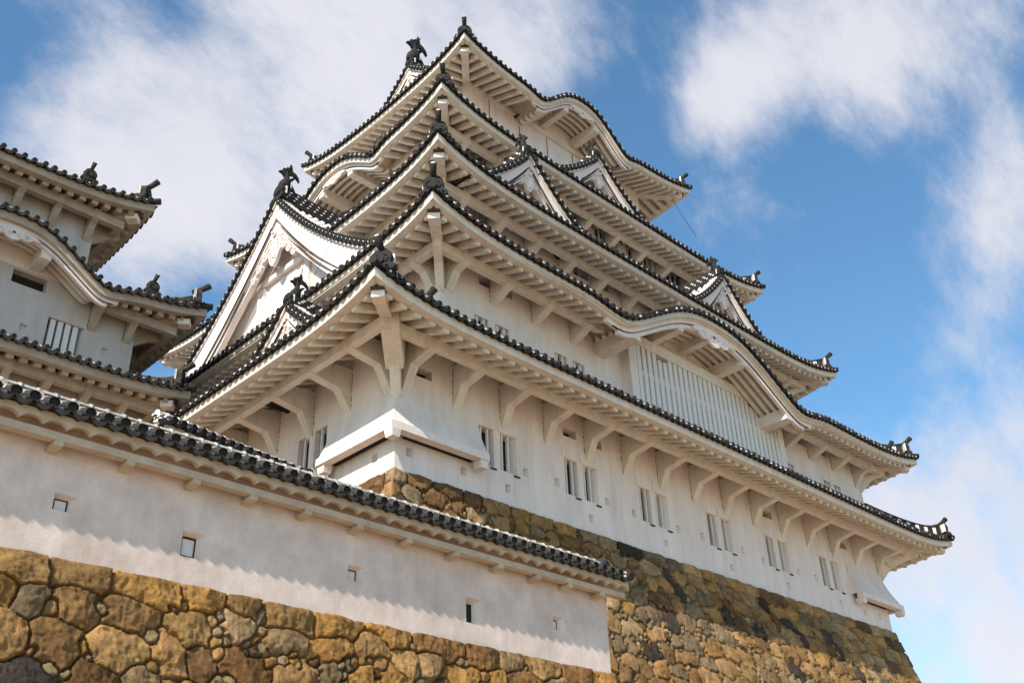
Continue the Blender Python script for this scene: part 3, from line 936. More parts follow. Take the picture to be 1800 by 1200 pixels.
def kara_extras(R, k, c, hw, nbeams, ext=0):
    """beams, curved ribs and the pendant below a cusped gable"""
    q = R.side[k]; run = R.run(k)
    mb = MB()
    for d in np.arange(.55, run-.05, .30):
        ss = [c+hw*.93*i/24 for i in range(-24, 25)]
        mb.rings([[q.P(a, d+e+R.fl(k, a), R.zs(k, a, d)+h) for e, h in ((0, -.13), (.13, -.13), (.13, 0), (0, 0))] for a in ss], M_WOODP)
    mb.build('curved_rib', R.root)
    mb = MB()
    ss = [c+hw*1.15*i/24 for i in range(-24, 25)]
    mb.rings([[q.P(a, run-.014, R.zmid+.45) for a in ss], [q.P(a, run-.014, max(R.zmid+.5, R.zs(k, a, run)+.04)) for a in ss]], M_WALL, closed=False)
    mb.build('gable_panel', R.root)
    off = np.linspace(-1, 1, nbeams)*hw*.36
    for o_, wd, dr in [(x, .15, .42) for x in off]+([(-hw*.86, .26, .40), (hw*.86, .26, .40)] if hw > 4 else []):
        a = c+o_
        mb = MB()
        zt = min(R.zs(k, a+t, .6) for t in (-wd, wd))
        mb.hexa([q.P(a+s_, d, z) for z in (zt-dr, zt+.05) for s_, d in ((-wd, .34), (wd, .34), (wd, run), (-wd, run))], M_WOODP)
        mb.build('gable_beam', R.root)
    mb = MB()
    sg = 1 if k == 'S' else -1
    fn = lambda a, b, d: q.P(c+a*sg, .10+d+R.fl(k, c), R.ze(k, c)-.20+b)
    sc = hw/4.9*.85+.15
    half = [(0, .16), (.5, .10), (.95, .0), (1.25, -.16), (1.05, -.2), (.85, -.16), (.75, -.3), (.55, -.36), (.38, -.3), (.25, -.42), (0, -.5)]
    pts = half+[(-a, b) for a, b in half[-2:0:-1]]
    mb.prism([(a*sc, b*sc) for a, b in pts], fn, 0, .09, M_WALL)
    for t in (-1, 1):
        scroll(mb, fn, t*.55*sc, -.17*sc, .13*sc, M_WALL, t, -.012, .026)
        scroll(mb, fn, t*.2*sc, -.24*sc, .12*sc, M_WALL, -t, -.012, .026)
    for sgn in (-1, 1):
        mb.tube([fn(sgn*.03*sc, -.12*sc, -.012), fn(sgn*.03*sc, -.12*sc, .01)], .05*sc, M_METAL, k=6)
    mb.build('gable_pendant', R.root)
    # the cusped roof runs on level until it dies into the slope above
    if ext:
        mb = MB(); T = R.top(k)
        ss = [c+hw*1.0*i/24 for i in range(-24, 25)]
        mb.rings([[q.P(a, d, R.zmid+max(0, R.bump(k, a))+.285+.03*d) for a in ss] for d in (T-.05, T+ext)], M_TILE, closed=False)
        mb.build('gable_back', R.root)
kara_extras(R2, 'S', 12.55, 5.25, 3)
kara_extras(R4, 'W', 8.3, 2.7, 2)
kara_extras(R5, 'S', 12.95, 2.9, 2, 1.8)

# --- brackets
def bracket(P, c, poly, wd, parent=None, M=None):
    mb = MB()
    mb.prism(poly, lambda d, z, t: P(c+t, d, z), -wd/2, wd/2, M or M_WOODP)
    z0, z1 = poly[-1][1], poly[0][1]-.1
    z = z0+.05
    while z < z1:          # ragged mould line in the joint with the wall
        h = random.uniform(.03, .12); o_ = random.uniform(.004, .028)
        mb.hexa([P(-wd/2-o_+c if x < 0 else c-wd/2+.004, d, zz) for zz in (z, z+h) for x, d in ((-1, -.006), (1, -.006), (1, .004), (-1, .004))], M_METAL)
        z += h+random.uniform(.0, .09)
    mb.build('bracket', parent or keep)
for i in range(15):
    f = 2.30 if i % 2 == 0 else 2.40
    bracket(S_(0), .33+1.829*i, [(0, 3.75), (-1.17, 3.70), (-1.17, 3.17), (-.36, 3.02), (0, f)], .28)
for i in range(9):
    f = 2.30 if i % 2 == 0 else 2.40
    c = .33+1.829*i
    bracket(W_(0), c, [(0, 3.75), (-1.42, 3.70), (-1.42, 3.17), (-.42, 3.02), (0, f)], .28)
def row(P, a0, a1, wall, beam, zb, foot, n, skip=None, wd=.27):
    for i in range(n+1):
        a = a0+(a1-a0)*i/n
        if skip and skip(a): continue
        ends = i in (0, n)
        kn = beam*.45
        poly = [(0, zb+.45), (-beam, zb+.45), (-beam, zb), (-kn, zb-.12), (0, foot-.28)] if ends else [(0, zb+.45), (-beam, zb+.45), (-beam, zb), (0, foot)]
        bracket(P, a, poly, wd)
row(S_(y2), x2+.35, L-x2-.35, y2, .80, 6.44, 6.08, 13, lambda a: R2.inkara('S', a, -.2))
row(W_(x2), y2+.35, D-y2-.35, x2, .80, 6.44, 6.08, 9)
row(S_(1.40), 3.25, L-3.25, 0, .78, 10.77, 10.42, 11)
row(W_(2.90), 1.75, D-1.75, 0, .78, 10.77, 10.42, 8, lambda a: abs(a-YC) < 3.4)
row(S_(3.30), 5.05, L-5.05, 0, .80, 15.55, 15.2, 9)
row(W_(4.70), 3.65, D-3.65, 0, .80, 15.55, 15.2, 6, lambda a: R4.inkara('W', a, -.2))
# diagonal corner brackets
def corner_bracket(cx, cy, sx, r, zb, foot, wd, big=False):
    u = math.sqrt(.5)
    P = lambda t, o, z: (cx-sx*(t*u)-o*u*sx, cy-t*u+o*u, z)
    mb = MB()
    if big:
        mb.prism([(-.1, 3.9), (1.72, 3.75), (1.72, 3.30), (1.58, 3.16), (.42, 2.70), (.25, 3.0)], lambda t, z, o: P(t, o, z), -.24, .24, M_WOODP)
        mb.prism([(-.1, 3.0), (.62, 3.0), (.60, 2.80), (.0, 2.12), (-.1, 2.12)], lambda t, z, o: P(t, o, z), -.135, .135, M_WOODP)
    else:
        mb.prism([(-.1, zb+.45), (r, zb+.45), (r, zb+.02), (r*.5, zb-.18), (0, foot), (-.1, foot)], lambda t, z, o: P(t, o, z), -wd/2, wd/2, M_WOODP)
    mb.build('corner_bracket', keep)
corner_bracket(0, 0, 1, 0, 0, 0, 0, True)
corner_bracket(L, 0, -1, 0, 0, 0, 0, True)
for x, y, zb in ((x2, y2, 6.44), (2.9, 1.4, 10.77), (4.7, 3.3, 15.55)):
    corner_bracket(x, y, 1, 1.12, zb, zb-.75, .24)
    corner_bracket(L-x, y, -1, 1.12, zb, zb-.75, .24)

# --- gables
def big_inside(root):
    mb = MB()
    # ledger beams and struts on the recessed gable wall
    for z, hw_, t in ((9.0, 5.6, .22), (11.2, 2.9, .2)):
        mb.box(1.36, 1.56, YC-hw_, YC+hw_, z, z+t, M_WALL)
    for y in (-1.5, 1.5):
        mb.box(1.42, 1.56, YC+y-.18, YC+y+.18, 9.23, 11.19, M_WALL)
    mb.build('gable_framing', root)
Gable('W', .80, YC, 14.25, 7.3, 6.05, 3.9, bw=1.5, steep=.42, back=.75, fishh=1.3, pendant=1.25, ridgeh=.62, floor=7.45).build(keep, big_inside)
Gable('W', -1.95, 2.75, 5.45, 2.5, 1.9, 3.0, bw=.55, steep=.35, back=.5, fishh=.9, pendant=.5, nscroll=1, ridgeh=.34, floor=3.62).build(keep)
for c in (5.64, 17.2):
    Gable('S', -.12, c, 13.62, 3.0, 2.6, 3.3, bw=.78, steep=.42, back=.5, fishh=.85, pendant=.62, nscroll=1, ridgeh=.36, floor=11.15).build(keep)
Gable('S', 1.75, 11.95, 18.30, 3.0, 2.3, 3.1, bw=.78, steep=.42, back=.5, fishh=.85, pendant=.62, nscroll=1, ridgeh=.36, floor=15.95).build(keep)
Gable('W', 7.0, YC, 25.45, 3.80, 2.72, 12.0, bw=.6, steep=.3, back=.5, fishh=1.75, pendant=1.0, ridgeh=.55, floor=22.35).build(keep)

# small stray ridge-end tiles standing on the eaves
for x, y, z in ((-.85, -2.2, 3.62), (24.6, -2.25, 6.95)):
    mb = MB()
    mb.tube([(x, y+.5, z), (x+.02, y+.1, z+.05)], .12, M_TILE, k=8)
    mb.tube([(x, y+.25, z+.05), (x+.12, y-.02, z+.30), (x+.2, y-.12, z+.46)], [.13, .085, .105], M_TILE, k=12)
    lime = lambda u, h, d: (x-.12+u, y+.1+d, z+.1+h)
    lime_dot(mb, lime, M_JOINT, .09, .08)
    mb.build('eave_ornament', keep)

# ------------------------------------------------------------------ dry stone walls
def vnoise(u, v, sc, seed):
    r = np.random.default_rng(seed).random((64, 64))
    x = u/sc; y = v/sc
    i = np.floor(x).astype(int); j = np.floor(y).astype(int)
    fx = x-i; fy = y-j
    fx = fx*fx*(3-2*fx); fy = fy*fy*(3-2*fy)
    g = lambda a, b: r[a % 64, b % 64]
    return (g(i, j)*(1-fx)+g(i+1, j)*fx)*(1-fy) + (g(i, j+1)*(1-fx)+g(i+1, j+1)*fx)*fy - .5

PAL = np.array([1.24, 1.08, .96])*np.array([(.46, .30, .115), (.39, .265, .13), (.44, .31, .15), (.28, .175, .085), (.43, .34, .21), (.36, .29, .19), (.20, .13, .07), (.085, .075, .072), (.30, .25, .17), (.50, .36, .17)])
def x_of(x, k): return np.take_along_axis(x, k[..., None], -1)[..., 0]
def stone_wall(name, us, vs, pos, seed, sw=1.0, sh=.75, amp=.15, palw=None, parent=None, sat=1.0, vary=(.68, 1.18)):
    """pos(u, v, h) -> xyz with h the outward bulge. Stones come from a weighted cell pattern."""
    R = np.random.default_rng(seed)
    u0, u1, v1 = us[0]-1, us[-1]+1, vs[-1]+1
    S = []      # cu cv rx ry rot pow lift
    u = u0
    while u < u1:           # coping course of large blocks
        wd = R.uniform(.75, 1.5)*sw
        h = R.uniform(.85, 1.1)*sh*.72
        S.append((u+wd/2, h*.42, wd*.52, h*.62, R.normal(0, .03), 5.0, R.uniform(.9, 1.1))); u += wd
    v = sh*.95
    row = 0
    while v < v1:
        u = u0+R.uniform(0, .6)
        while u < u1:
            wd = R.uniform(.5, 1.3)*sw
            S.append((u+wd/2, v+R.normal(0, .13*sh), wd*.5*R.uniform(.85, 1.05), sh*.5*R.uniform(.75, 1.15), R.normal(0, .24), R.uniform(2.4, 4.0), R.uniform(.6, 1.25))); u += wd
        v += sh*R.uniform(.75, .95); row += 1
    B = np.array(S)
    nb = len(B)
    # chinking stones in the gaps
    n_s = int((u1-u0)*(v1)*9/(sw*sh))
    c = np.column_stack([R.uniform(u0, u1, n_s), R.uniform(sh*.35, v1, n_s)])
    keepc = []
    for p in c:
        q = B[(abs(B[:, 0]-p[0]) < 2*sw) & (abs(B[:, 1]-p[1]) < 2*sh)]
        if len(q) == 0: continue
        x = p[0]-q[:, 0]; y = p[1]-q[:, 1]; cs, sn = np.cos(q[:, 4]), np.sin(q[:, 4])
        d = ((abs(x*cs+y*sn)/q[:, 2])**q[:, 5]+(abs(-x*sn+y*cs)/q[:, 3])**q[:, 5])**(1/q[:, 5])
        if d.min() > .86: keepc.append(p)
    out = []
    for p in keepc:
        if all((p[0]-o[0])**2+(p[1]-o[1])**2 > (.15*sw)**2 for o in out[-400:]): out.append(p)
    E = [(p[0], p[1], R.uniform(.10, .22)*sw, R.uniform(.07, .17)*sw, R.uniform(-1.2, 1.2), R.uniform(2.5, 6), R.uniform(.15, .5)) for p in out]
    A = np.vstack([B, np.array(E)]) if E else B
    cw = np.array(palw if palw is not None else [3, 3, 3, 2, 2, 1.6, 1.3, 1.0, 1.5, 1.5], float); cw /= cw.sum()
    colr = PAL[R.choice(len(PAL), len(A), p=cw)]*R.uniform(vary[0], vary[1], (len(A), 1))
    grey = colr.mean(1, keepdims=True)*np.array([[1.14, 1.0, .80]])
    colr = grey+(colr-grey)*sat
    ns = len(A)-nb
    colr[nb:] = np.where(R.random((ns, 1)) < .55, np.array([(.40, .30, .175)])*R.uniform(.6, 1.2, (ns, 1)), colr[nb:])
    nu, nv = len(us), len(vs)
    U, V = np.meshgrid(us, vs, indexing='ij')
    wu = U+vnoise(U, V, .33, seed+5)*.05+vnoise(U, V, .12, seed+8)*.035; wv = V+vnoise(U, V, .29, seed+6)*.05+vnoise(U, V, .11, seed+9)*.03
    H = np.zeros((nu, nv)); Cc = np.zeros((nu, nv, 3))
    step = 24
    for a in range(0, nu, step):
        sl_ = slice(a, min(a+step, nu))
        lo, hi = wu[sl_].min()-1.7*sw, wu[sl_].max()+1.7*sw
        idx = np.where((A[:, 0] > lo) & (A[:, 0] < hi))[0]
        q = A[idx]
        for b in range(0, nv, step):
            sb = slice(b, min(b+step, nv))
            l2, h2 = wv[sl_, sb].min()-1.5*sh, wv[sl_, sb].max()+1.5*sh
            sel = (q[:, 1] > l2) & (q[:, 1] < h2)
            qq = q[sel]; ii = idx[sel]
            x = wu[sl_, sb][..., None]-qq[:, 0]; y = wv[sl_, sb][..., None]-qq[:, 1]
            cs, sn = np.cos(qq[:, 4]), np.sin(qq[:, 4])
            d = ((abs(x*cs+y*sn)/qq[:, 2])**qq[:, 5]+(abs(-x*sn+y*cs)/qq[:, 3])**qq[:, 5]+1e-9)**(1/qq[:, 5])
            o = np.argsort(d, axis=-1)[..., :2]
            f1 = np.take_along_axis(d, o[..., :1], -1)[..., 0]; f2 = np.take_along_axis(d, o[..., 1:2], -1)[..., 0]
            k = o[..., 0]
            rr = np.minimum(qq[:, 2], qq[:, 3])[k]
            edge = np.clip(((f2-f1)*rr-.014)/.036, 0, 1)
            dome = np.sqrt(edge*(2-edge))
            tl = np.sin(ii[k]*12.9)*x_of(x, k)+np.cos(ii[k]*7.3)*x_of(y, k)
            ang = ii[k]*2.39; rx_ = x_of(x, k)/rr; ry_ = x_of(y, k)/rr
            cut = np.ones_like(rr)*9
            for q_ in range(3):
                an = ang+q_*2.1+np.sin(ii[k]*3.7+q_)*.6
                cut = np.minimum(cut, .95+.3*np.abs(np.sin(ii[k]*1.7+q_*2))-.40*(rx_*np.cos(an)+ry_*np.sin(an)))
            dome = np.minimum(dome, np.maximum(cut, .62)*np.minimum(1, edge*2.5))
            H[sl_, sb] = (dome*(.55+.45*qq[:, 6][k]) + .05*qq[:, 6][k]*(1-np.clip(f1, 0, 1)**2)*np.minimum(1, edge*3) + .38*tl*np.minimum(1, edge*1.5))
            Cc[sl_, sb] = colr[ii[k]]
    rough = abs(vnoise(U, V, .16, seed+2))*-.045+abs(vnoise(U, V, .07, seed+3))*-.028
    H = H*amp + (vnoise(U, V, .26, seed+1)*.045+rough+vnoise(U, V, .045, seed+13)*.022+.03)*np.clip(H*2, 0, 1)
    Cc *= (1+.45*vnoise(U, V, .33, seed+4)+.35*vnoise(U, V, .1, seed+12)+.3*vnoise(U, V, .05, seed+14))[..., None]
    verts = [pos(us[i], vs[j], H[i, j]) for i in range(nu) for j in range(nv)]
    faces = [(i*nv+j, (i+1)*nv+j, (i+1)*nv+j+1, i*nv+j+1) for i in range(nu-1) for j in range(nv-1)]
    # ledge back to the wall above
    base = len(verts)
    verts += [pos(us[i], vs[0], -.35) for i in range(nu)]
    faces += [(base+i, base+i+1, (i+1)*nv, i*nv) for i in range(nu-1)]
    me = bpy.data.meshes.new(name)
    me.from_pydata(verts, [], faces)
    me.materials.append(M_STONE)
    at = me.attributes.new('stone_colour', 'FLOAT_COLOR', 'POINT')
    cols = np.ones((len(verts), 4), np.float32)
    cols[:nu*nv, :3] = Cc.reshape(-1, 3); cols[nu*nv:, :3] = Cc[:, 0]
    at.data.foreach_set('color', cols.ravel())
    me.polygons.foreach_set('use_smooth', [True]*len(faces))
    me.update()
    o = bpy.data.objects.new(name, me)
    COL.objects.link(o)
    if parent: o.parent = parent
    return o

def keep_pos(u, v, h):
    e = .20*v+.014*v*v + h - .03
    z = -v+.02
    if u < 0: return (-e, -e+(-u)*(D+2*e)/D, z)
    if u <= L: return (-e+u*(L+2*e)/L, -e, z)
    return (L+e, -e+(u-L)*(D+2*e)/D, z)
us = np.concatenate([np.arange(-D, -3, .3), np.arange(-3, 12, .036), np.arange(12, L, .045), np.arange(L, L+2.5, .05), np.arange(L+2.5, L+D, .3)])
vs = np.concatenate([np.arange(0, 7.2, .040), np.arange(7.2, 12.4, .25)])
o = stone_wall('stone_rampart', us, vs, keep_pos, 3, .86, .64, .12, palw=[3, 3, 3, 2, 2.2, 2, 1.4, .9, 1.8, 1.2], sat=.9, vary=(.66, 1.04))
o['label'] = 'tall sloping base of fitted brown stones carrying the white keep'; o['category'] = 'stone wall'

# ------------------------------------------------------------------ front plastered wall on its stone footing
FX0, FX1, FY, FZ = -16.0, 1.98, -5.0, -5.78
def fg_pos(u, v, h):
    e = .13*v + h - .015
    z = FZ-v+.02
    if u <= FX1-.03: return (u+ (e if u > FX1-.2 else 0)*0, FY-e, z)
    return (FX1+e*.6, FY-e+(u-FX1+.03)*(1-0), z)
us = np.concatenate([np.arange(FX0, -12, .15), np.arange(-12, FX1-.03, .021), np.arange(FX1-.03, FX1+4.0, .05)])
vs = np.concatenate([np.arange(0, 3.2, .022), np.arange(3.2, 6.7, .2)])
o = stone_wall('stone_footing', us, vs, fg_pos, 21, .84, .62, .12, palw=[3.5, 3.4, 3.2, 2.4, 2, 1, 1.4, .7, 1, 1.2])
o['label'] = 'rough ochre stone footing under the low plastered wall in front'; o['category'] = 'stone wall'

def tiled_wall(name, label, P, u0, u1, zb, zt, thick, loops, pitch=.27, scallop=True, M=M_FG, T=M_TILEO, J=M_JOINTO, arms=(), eave=.43):
    """Low wall with a small tiled roof. P(u, d, z): d inward from the outer face. zt: height of the tile ends."""
    root = empty(name, label, 'plaster wall')
    mb = MB()
    holed_wall(mb, P, u0, u1, zb, zt-.02, [h[:4] for h in loops], M)
    for a in (u0, u1): mb.quad(P(a, 0, zb), P(a, thick, zb), P(a, thick, zt-.02), P(a, 0, zt-.02), M)
    mb.quad(P(u0, thick, zb), P(u1, thick, zb), P(u1, thick, zt-.02), P(u0, thick, zt-.02), M)
    mb.build('wall', root)
    for h in loops:
        opening('loophole', root, P, h[:4], h[6], 0, h[4], back=h[5], side=M, rim=h[7])
    ME = M_EAVE
    # plastered eave with scalloped lower edge
    mb = MB()
    per = .346
    ss = np.arange(u0-.06, u1+.36, per/12)
    wave = lambda a: -.165-.085*(1-abs(math.sin(math.pi*(a-u0)/per)))**1.6 if scallop else -.25
    f0, f1 = -eave+.04, -eave+.13
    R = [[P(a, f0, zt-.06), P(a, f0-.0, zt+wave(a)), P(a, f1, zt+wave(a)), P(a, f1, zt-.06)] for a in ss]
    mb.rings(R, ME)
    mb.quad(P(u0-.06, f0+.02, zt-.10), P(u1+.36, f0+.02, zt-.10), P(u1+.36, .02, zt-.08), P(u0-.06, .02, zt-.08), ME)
    mb.build('eave_plaster', root)
    mb = MB()
    mb.hexa([P(a, d, z) for z in (zt-.40, zt-.285) for a, d in ((u0, -.30), (u1+.30, -.30), (u1+.30, -.14), (u0, -.14))], ME)
    mb.build('eave_beam', root)
    for a in arms:
        mb = MB()
        mb.hexa([P(a+s_, d, z+dz) for z in (zt-.48, zt-.402) for s_, d, dz in ((-.065, -.30, 0.0), (.065, -.30, 0.0), (.065, .01, -.03), (-.065, .01, -.03))], ME)
        mb.build('bracket', root)
    # tiles
    mb = MB()
    rise = .42; dr = thick*.5
    zf = lambda d: zt+.02+rise*(d+eave)
    rr = random.Random(5)
    n = int((u1+.30-u0)/pitch)
    mb.quad(P(u0, -eave-.05, zf(-eave)-.06), P(u1+.34, -eave-.05, zf(-eave)-.06), P(u1+.34, dr, zf(dr)-.03), P(u0, dr, zf(dr)-.03), T)
    mb.quad(P(u0, 2*dr+eave, zf(-eave)-.06), P(u1+.34, 2*dr+eave, zf(-eave)-.06), P(u1+.34, dr, zf(dr)-.03), P(u0, dr, zf(dr)-.03), T)
    mb.quad(P(u0, -eave-.05, zf(-eave)-.06), P(u1+.34, -eave-.05, zf(-eave)-.06), P(u1+.34, -.1, zt-.05), P(u0, -.1, zt-.05), T)
    for i in range(n+1):
        a = u1+.28-i*pitch+rr.uniform(-.012, .012)
        jz = rr.uniform(-.008, .008); r = .088
        F = lambda u, h, d, a=a, jz=jz: P(a+u, d-eave-.08, zf(-eave)+.03+jz+h+rise*d)
        k = 12; C0 = [(math.cos(q*2*math.pi/k), math.sin(q*2*math.pi/k)) for q in range(k)]
        ring = lambda s_, d: [F(r*s_*x, r*s_*y, d) for x, y in C0]
        mb.rings([ring(1, .20), ring(1, 0), ring(.95, -.002), ring(.92, .03)], T, caps=False)
        mb.poly(ring(.92, .03), M_DARK)
        A = [(math.cos(math.pi*q/4), math.sin(math.pi*q/4)) for q in range(5)]
        d = .06; Rr = []; mats = []
        while d < eave+dr:
            e = d+rr.uniform(.19, .23)
            Rr += [[F(r*.97*x, r*.97*y, d) for x, y in A], [F(r*.97*x, r*.97*y, e-.002) for x, y in A]]; mats += [T, J]
            w_ = rr.uniform(.05, .08)
            Rr += [[F(r*1.10*x, r*1.08*y, e) for x, y in A], [F(r*1.10*x, r*1.08*y, e+w_) for x, y in A]]; mats += [J, J]
            d = e+w_
        mb.rings(Rr, T, closed=False, mats=mats[:len(Rr)-1], smooth=False)
        h = a-pitch/2
        pan_end(mb, lambda u, hh, d, h=h: P(h+u, d-eave-.06, zf(-eave)-.01+hh+rise*d*.5), pitch*.48, T)
        # lumps of lime pressed between the tiles
        for q in range(2):
            s_ = rr.uniform(.8, 1.25)
            lime_dot(mb, lambda u, hh, d, h=h, q=q: P(h+u+rr.uniform(-.004, .004), d*1.6-eave+.05+q*.22, zf(-eave+.05+q*.22)-.01+hh), J, .07*s_, .055*s_)
    mb.build('tile_courses', root)
    # ridge: thin stacked courses with knobs of lime
    mb = MB()
    zr = zf(dr)-.02
    for k_, (w_, a, b, MM) in enumerate(((.17, .0, .05, J), (.155, .052, .085, T), (.165, .087, .13, J), (.15, .132, .165, T))):
        mb.hexa([P(aa, dr+d, zr+z) for z in (a, b) for aa, d in ((u0, -w_), (u1+.30, -w_), (u1+.30, w_), (u0, w_))], MM)
    nn = int((u1+.3-u0)/.9)
    mb.tube([P(u0+(u1+.3-u0)*i/nn, dr, zr+.185+.008*math.sin(i*2.3)) for i in range(nn+1)], .085, J, k=8)
    for i in range(n+1):
        a = u1+.26-i*pitch
        mb.tube([P(a-.02, dr, zr+.185), P(a+.03, dr, zr+.185)], .102, J, k=8)
        if i % 2: mb.hexa([P(a+s_, dr+d, zr+z) for z in (.01, .17) for s_, d in ((-.05, -.19), (.05, -.19), (.05, -.12), (-.05, -.12))], J)
    mb.build('wall_ridge', root)
    mb = MB()
    for z_ in (0,):
        mb.tube([P(u1+.33, -eave-.10, zf(-eave)+.02), P(u1+.33, dr, zf(dr)+.06)], .10, T, k=10)
        mb.tube([P(u1+.20, -eave+.02, zf(-eave)+.05), P(u1+.50, -eave+.02, zf(-eave)+.03)], .085, J, k=10)
        mb.tube([P(u1+.15, dr, zr+.20), P(u1+.42, dr, zr+.22)], .12, T, k=10)
    mb.build('ridge_end_tile', root)
    return root

FP = lambda u, d, z: (u, FY+d, z)
sp = (.03, .10, .015, .055)
loops = [(-9.99, -9.65, -5.06, -4.81, sp, M_WALL, .10, 1), (-7.97, -7.59, -5.31, -4.91, sp, M_WALL, .10, 1), (-4.85, -4.51, -5.07, -4.80, sp, M_WALL, .10, 1),
         (-2.10, -1.71, -5.34, -4.86, (.0, .13, .02, .08), M_DARK, .14, 0), (.28, .59, -5.08, -4.81, (.02, .11, .02, .06), M_WALL, .10, 1)]
tiled_wall('plaster_wall', 'long weathered plaster wall with small gun loops and a tiled coping in front of the keep', FP, FX0, FX1, FZ-.02, -3.76, .55, loops,
           arms=[-15.7, -14.6, -13.5, -12.4, -11.3, -10.18, -9.09, -8.0, -6.97, -5.92, -4.83, -3.72, -2.58, -1.42, -.37, .56, 1.55])

A0 = Vector((-5.0, 2.2, 0)); B0 = Vector((-.06, 2.92, 0)); dv = (B0-A0).normalized(); nv_ = Vector((-dv.y, dv.x, 0))
def HP(u, d, z):
    p = A0+dv*u+nv_*(d+.45)
    return (p.x, p.y, z)
tiled_wall('plaster_wall', 'dark low wall with a tiled coping running into the left side of the keep', HP, 0, (B0-A0).length-.36, -9.0, .56, .55, [], scallop=False, arms=[1.0, 2.5, 4.0], pitch=.29, T=M_TILE, J=M_JOINT)

# ------------------------------------------------------------------ smaller keep on the left
small = empty('small_keep', 'smaller white castle turret with three weathered tiled roofs left of the main keep', 'castle tower')
TX, TY = -3.88, 8.2          # right front wall corner
def sm_tips(xr, y): return (xr-13.0, y, xr, y+9.0)
Q1 = Roof(sm_tips(-2.36, 7.0), 3.98, 3.74, 1.5, 1.2, 1.5, 1.2, .55, flare=.08, sides='SE', lam=1.2, slope=.36, beam_d=.62, raf=.38, rafw=.18, tile=M_TILEO, joint=M_JOINTO, wood=M_WOODO)
Q2 = Roof(sm_tips(-2.20, 7.0), 6.98, 6.55, 1.68, 1.2, 3.55, 1.25, .42, flare=.10, sides='SE', lam=1.3, slope=.36, beam_d=.62, raf=.38, rafw=.18, kara={'S': [(-8.25, 2.9, 1.15, .16)]}, tile=M_TILEO, joint=M_JOINTO, wood=M_WOODO)
Q3 = Roof(sm_tips(-4.45, 7.0), 10.0, 9.58, 1.3, 1.2, 3.0, 3.0, 1.35, flare=.10, sides='SE', lam=1.3, slope=.36, beam_d=.62, raf=.38, rafw=.18, tile=M_TILEO, joint=M_JOINTO, wood=M_WOODO)
PT = S_(TY)
th = [(-6.50, -5.42, 4.30, 5.78), (-7.22, -7.02, 5.02, 5.26), (-4.82, -4.62, 5.14, 5.38)]
th2 = [(-7.75, -6.75, 6.48, 6.92)]
mb = MB()
holed_wall(mb, PT, TX-10.5, TX, 1.0, 7.2, th+th2, M_WALLO)
mb.quad((TX, TY, 1.0), (TX, TY+6.6, 1.0), (TX, TY+6.6, 7.2), (TX, TY, 7.2), M_WALLO)
mb.build('storey_wall', small)
mb = MB()
mb.quad((TX-10.5, TY, -9), (TX, TY, -9), (TX, TY, .98), (TX-10.5, TY, .98), M_WALLO)
mb.quad((TX, TY, -9), (TX, TY+6.6, -9), (TX, TY+6.6, .98), (TX, TY, .98), M_WALLO)
mb.build('storey_wall', small)
UX = -5.75
mb = MB()
mb.quad((TX-10.5, TY, 7.21), (UX, TY, 7.21), (UX, TY, 10.2), (TX-10.5, TY, 10.2), M_WALLO)
mb.quad((UX, TY, 6.6), (UX, TY+6.6, 6.6), (UX, TY+6.6, 10.2), (UX, TY, 10.2), M_WALLO)
mb.build('storey_wall', small)
mb = MB()
mb.quad((TX+.01, TY+1.3, -9), (-.02, TY+1.3, -9), (-.02, TY+1.3, 2.6), (TX+.01, TY+1.3, 2.6), M_WALLO)
mb.quad((TX+.01, TY+1.3, 2.6), (-.02, TY+1.3, 2.6), (-.02, TY+5, 3.3), (TX+.01, TY+5, 3.3), M_TILEO)
mb.build('corridor_wall', small)
opening('barred_window', small, PT, th[0], .3, 4, (.06, .12, 0, 0), barw=.15, side=M_WALLO)
for h in th[1:]: opening('loophole', small, PT, h, .06, 0, (.02, .02, .02, .02), back=M_WALLO, side=M_WALLO)
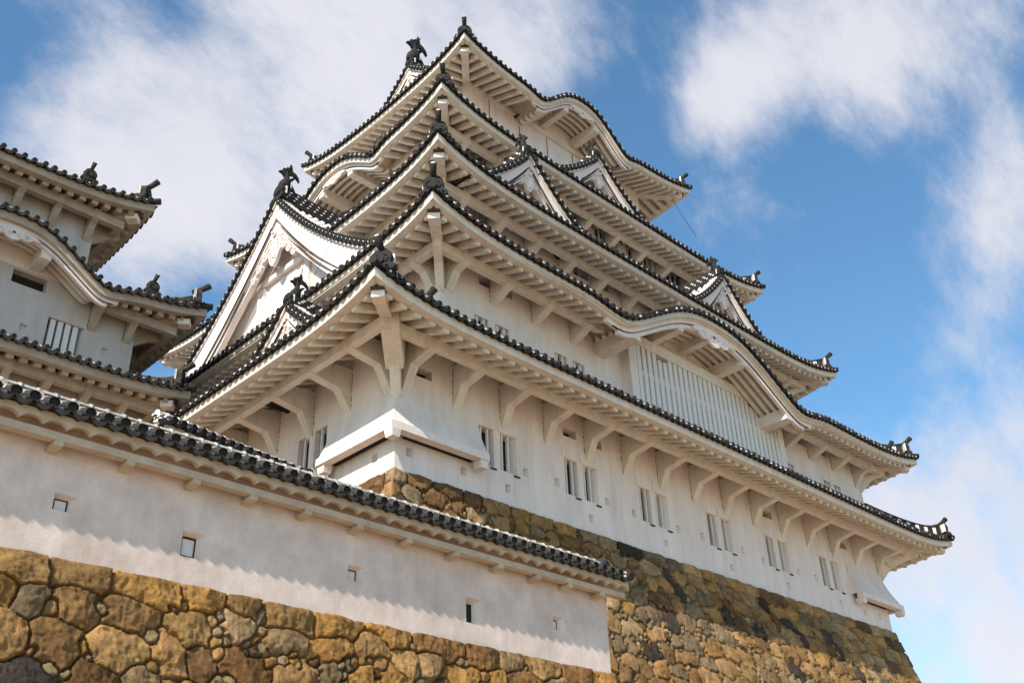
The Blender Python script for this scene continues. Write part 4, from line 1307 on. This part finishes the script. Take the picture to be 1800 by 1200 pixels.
opening('eave_vent', small, PT, th2[0], .3, 0, side=M_WALLO)
for Q in (Q1, Q2, Q3): Q.build(small)
kara_extras(Q2, 'S', -8.25, 2.9, 2)
for i in range(8):
    for (zb, foot, xr, off) in ((3.50, 3.30, TX, .15), (6.32, 6.12, TX, .25), (9.36, 9.10, UX, .2)):
        a = xr-off-i*1.12
        if zb > 6 and zb < 7 and Q2.inkara('S', a, -.2): continue
        bracket(PT, a, [(0, zb+.3), (-.60, zb+.3), (-.60, zb-.02), (-.40, zb-.12), (0, foot-.35)], .2, small, M_WOODO)
for (xr, zb) in ((TX, 3.5), (TX, 6.32), (UX, 9.36)):
    for j in range(4):
        bracket(lambda u, d, z, xr=xr: (xr-d, u, z), TY+.2+j*1.6, [(0, zb+.3), (-.85, zb+.3), (-.85, zb-.02), (-.55, zb-.1), (0, zb-.5)], .2, small, M_WOODO)
# ridge-end tiles on the turret eaves
for x, z in ((-6.6, 10.0), (-9.4, 7.95), (-4.05, 6.98)):
    mb = MB()
    demon_tile(mb, lambda u, h, d: (x+u, 7.02+d, z+.10+h), M_TILEO, M_JOINTO, .75)
    mb.tube([(x, 7.1, z+.16), (x, 7.7, z+.42)], .12, M_TILEO, k=8)
    mb.build('eave_ornament', small)

# ------------------------------------------------------------------ cables
def cable(label, pts, r=.012):
    mb = MB(); mb.tube(pts, r, M_WIRE, k=5)
    o = mb.build('cable', None); o['label'] = label; o['category'] = 'cable'
cable('thin dark cable hanging from the right end of the topmost eave', [(18.7, 3.05, 21.3), (19.05, 3.0, 20.5), (19.25, 2.9, 19.9), (19.6, 2.4, 18.3)])
cable('thin cable running down across the large left gable', [(2.6, 6.2, 13.1), (.45, 4.0, 9.95), (.4, 5.68, 8.0)], .009)
cable('black rod poking out under the left eave near the large gable', [(.9, 4.7, 11.15), (.75, 4.2, 10.98), (.8, 3.75, 10.92)], .03)
cable('black forked rod on the eave beside the small cusped gable on the left', [(2.75, 5.35, 15.35), (2.45, 4.85, 15.55), (2.4, 4.3, 15.55)], .025)
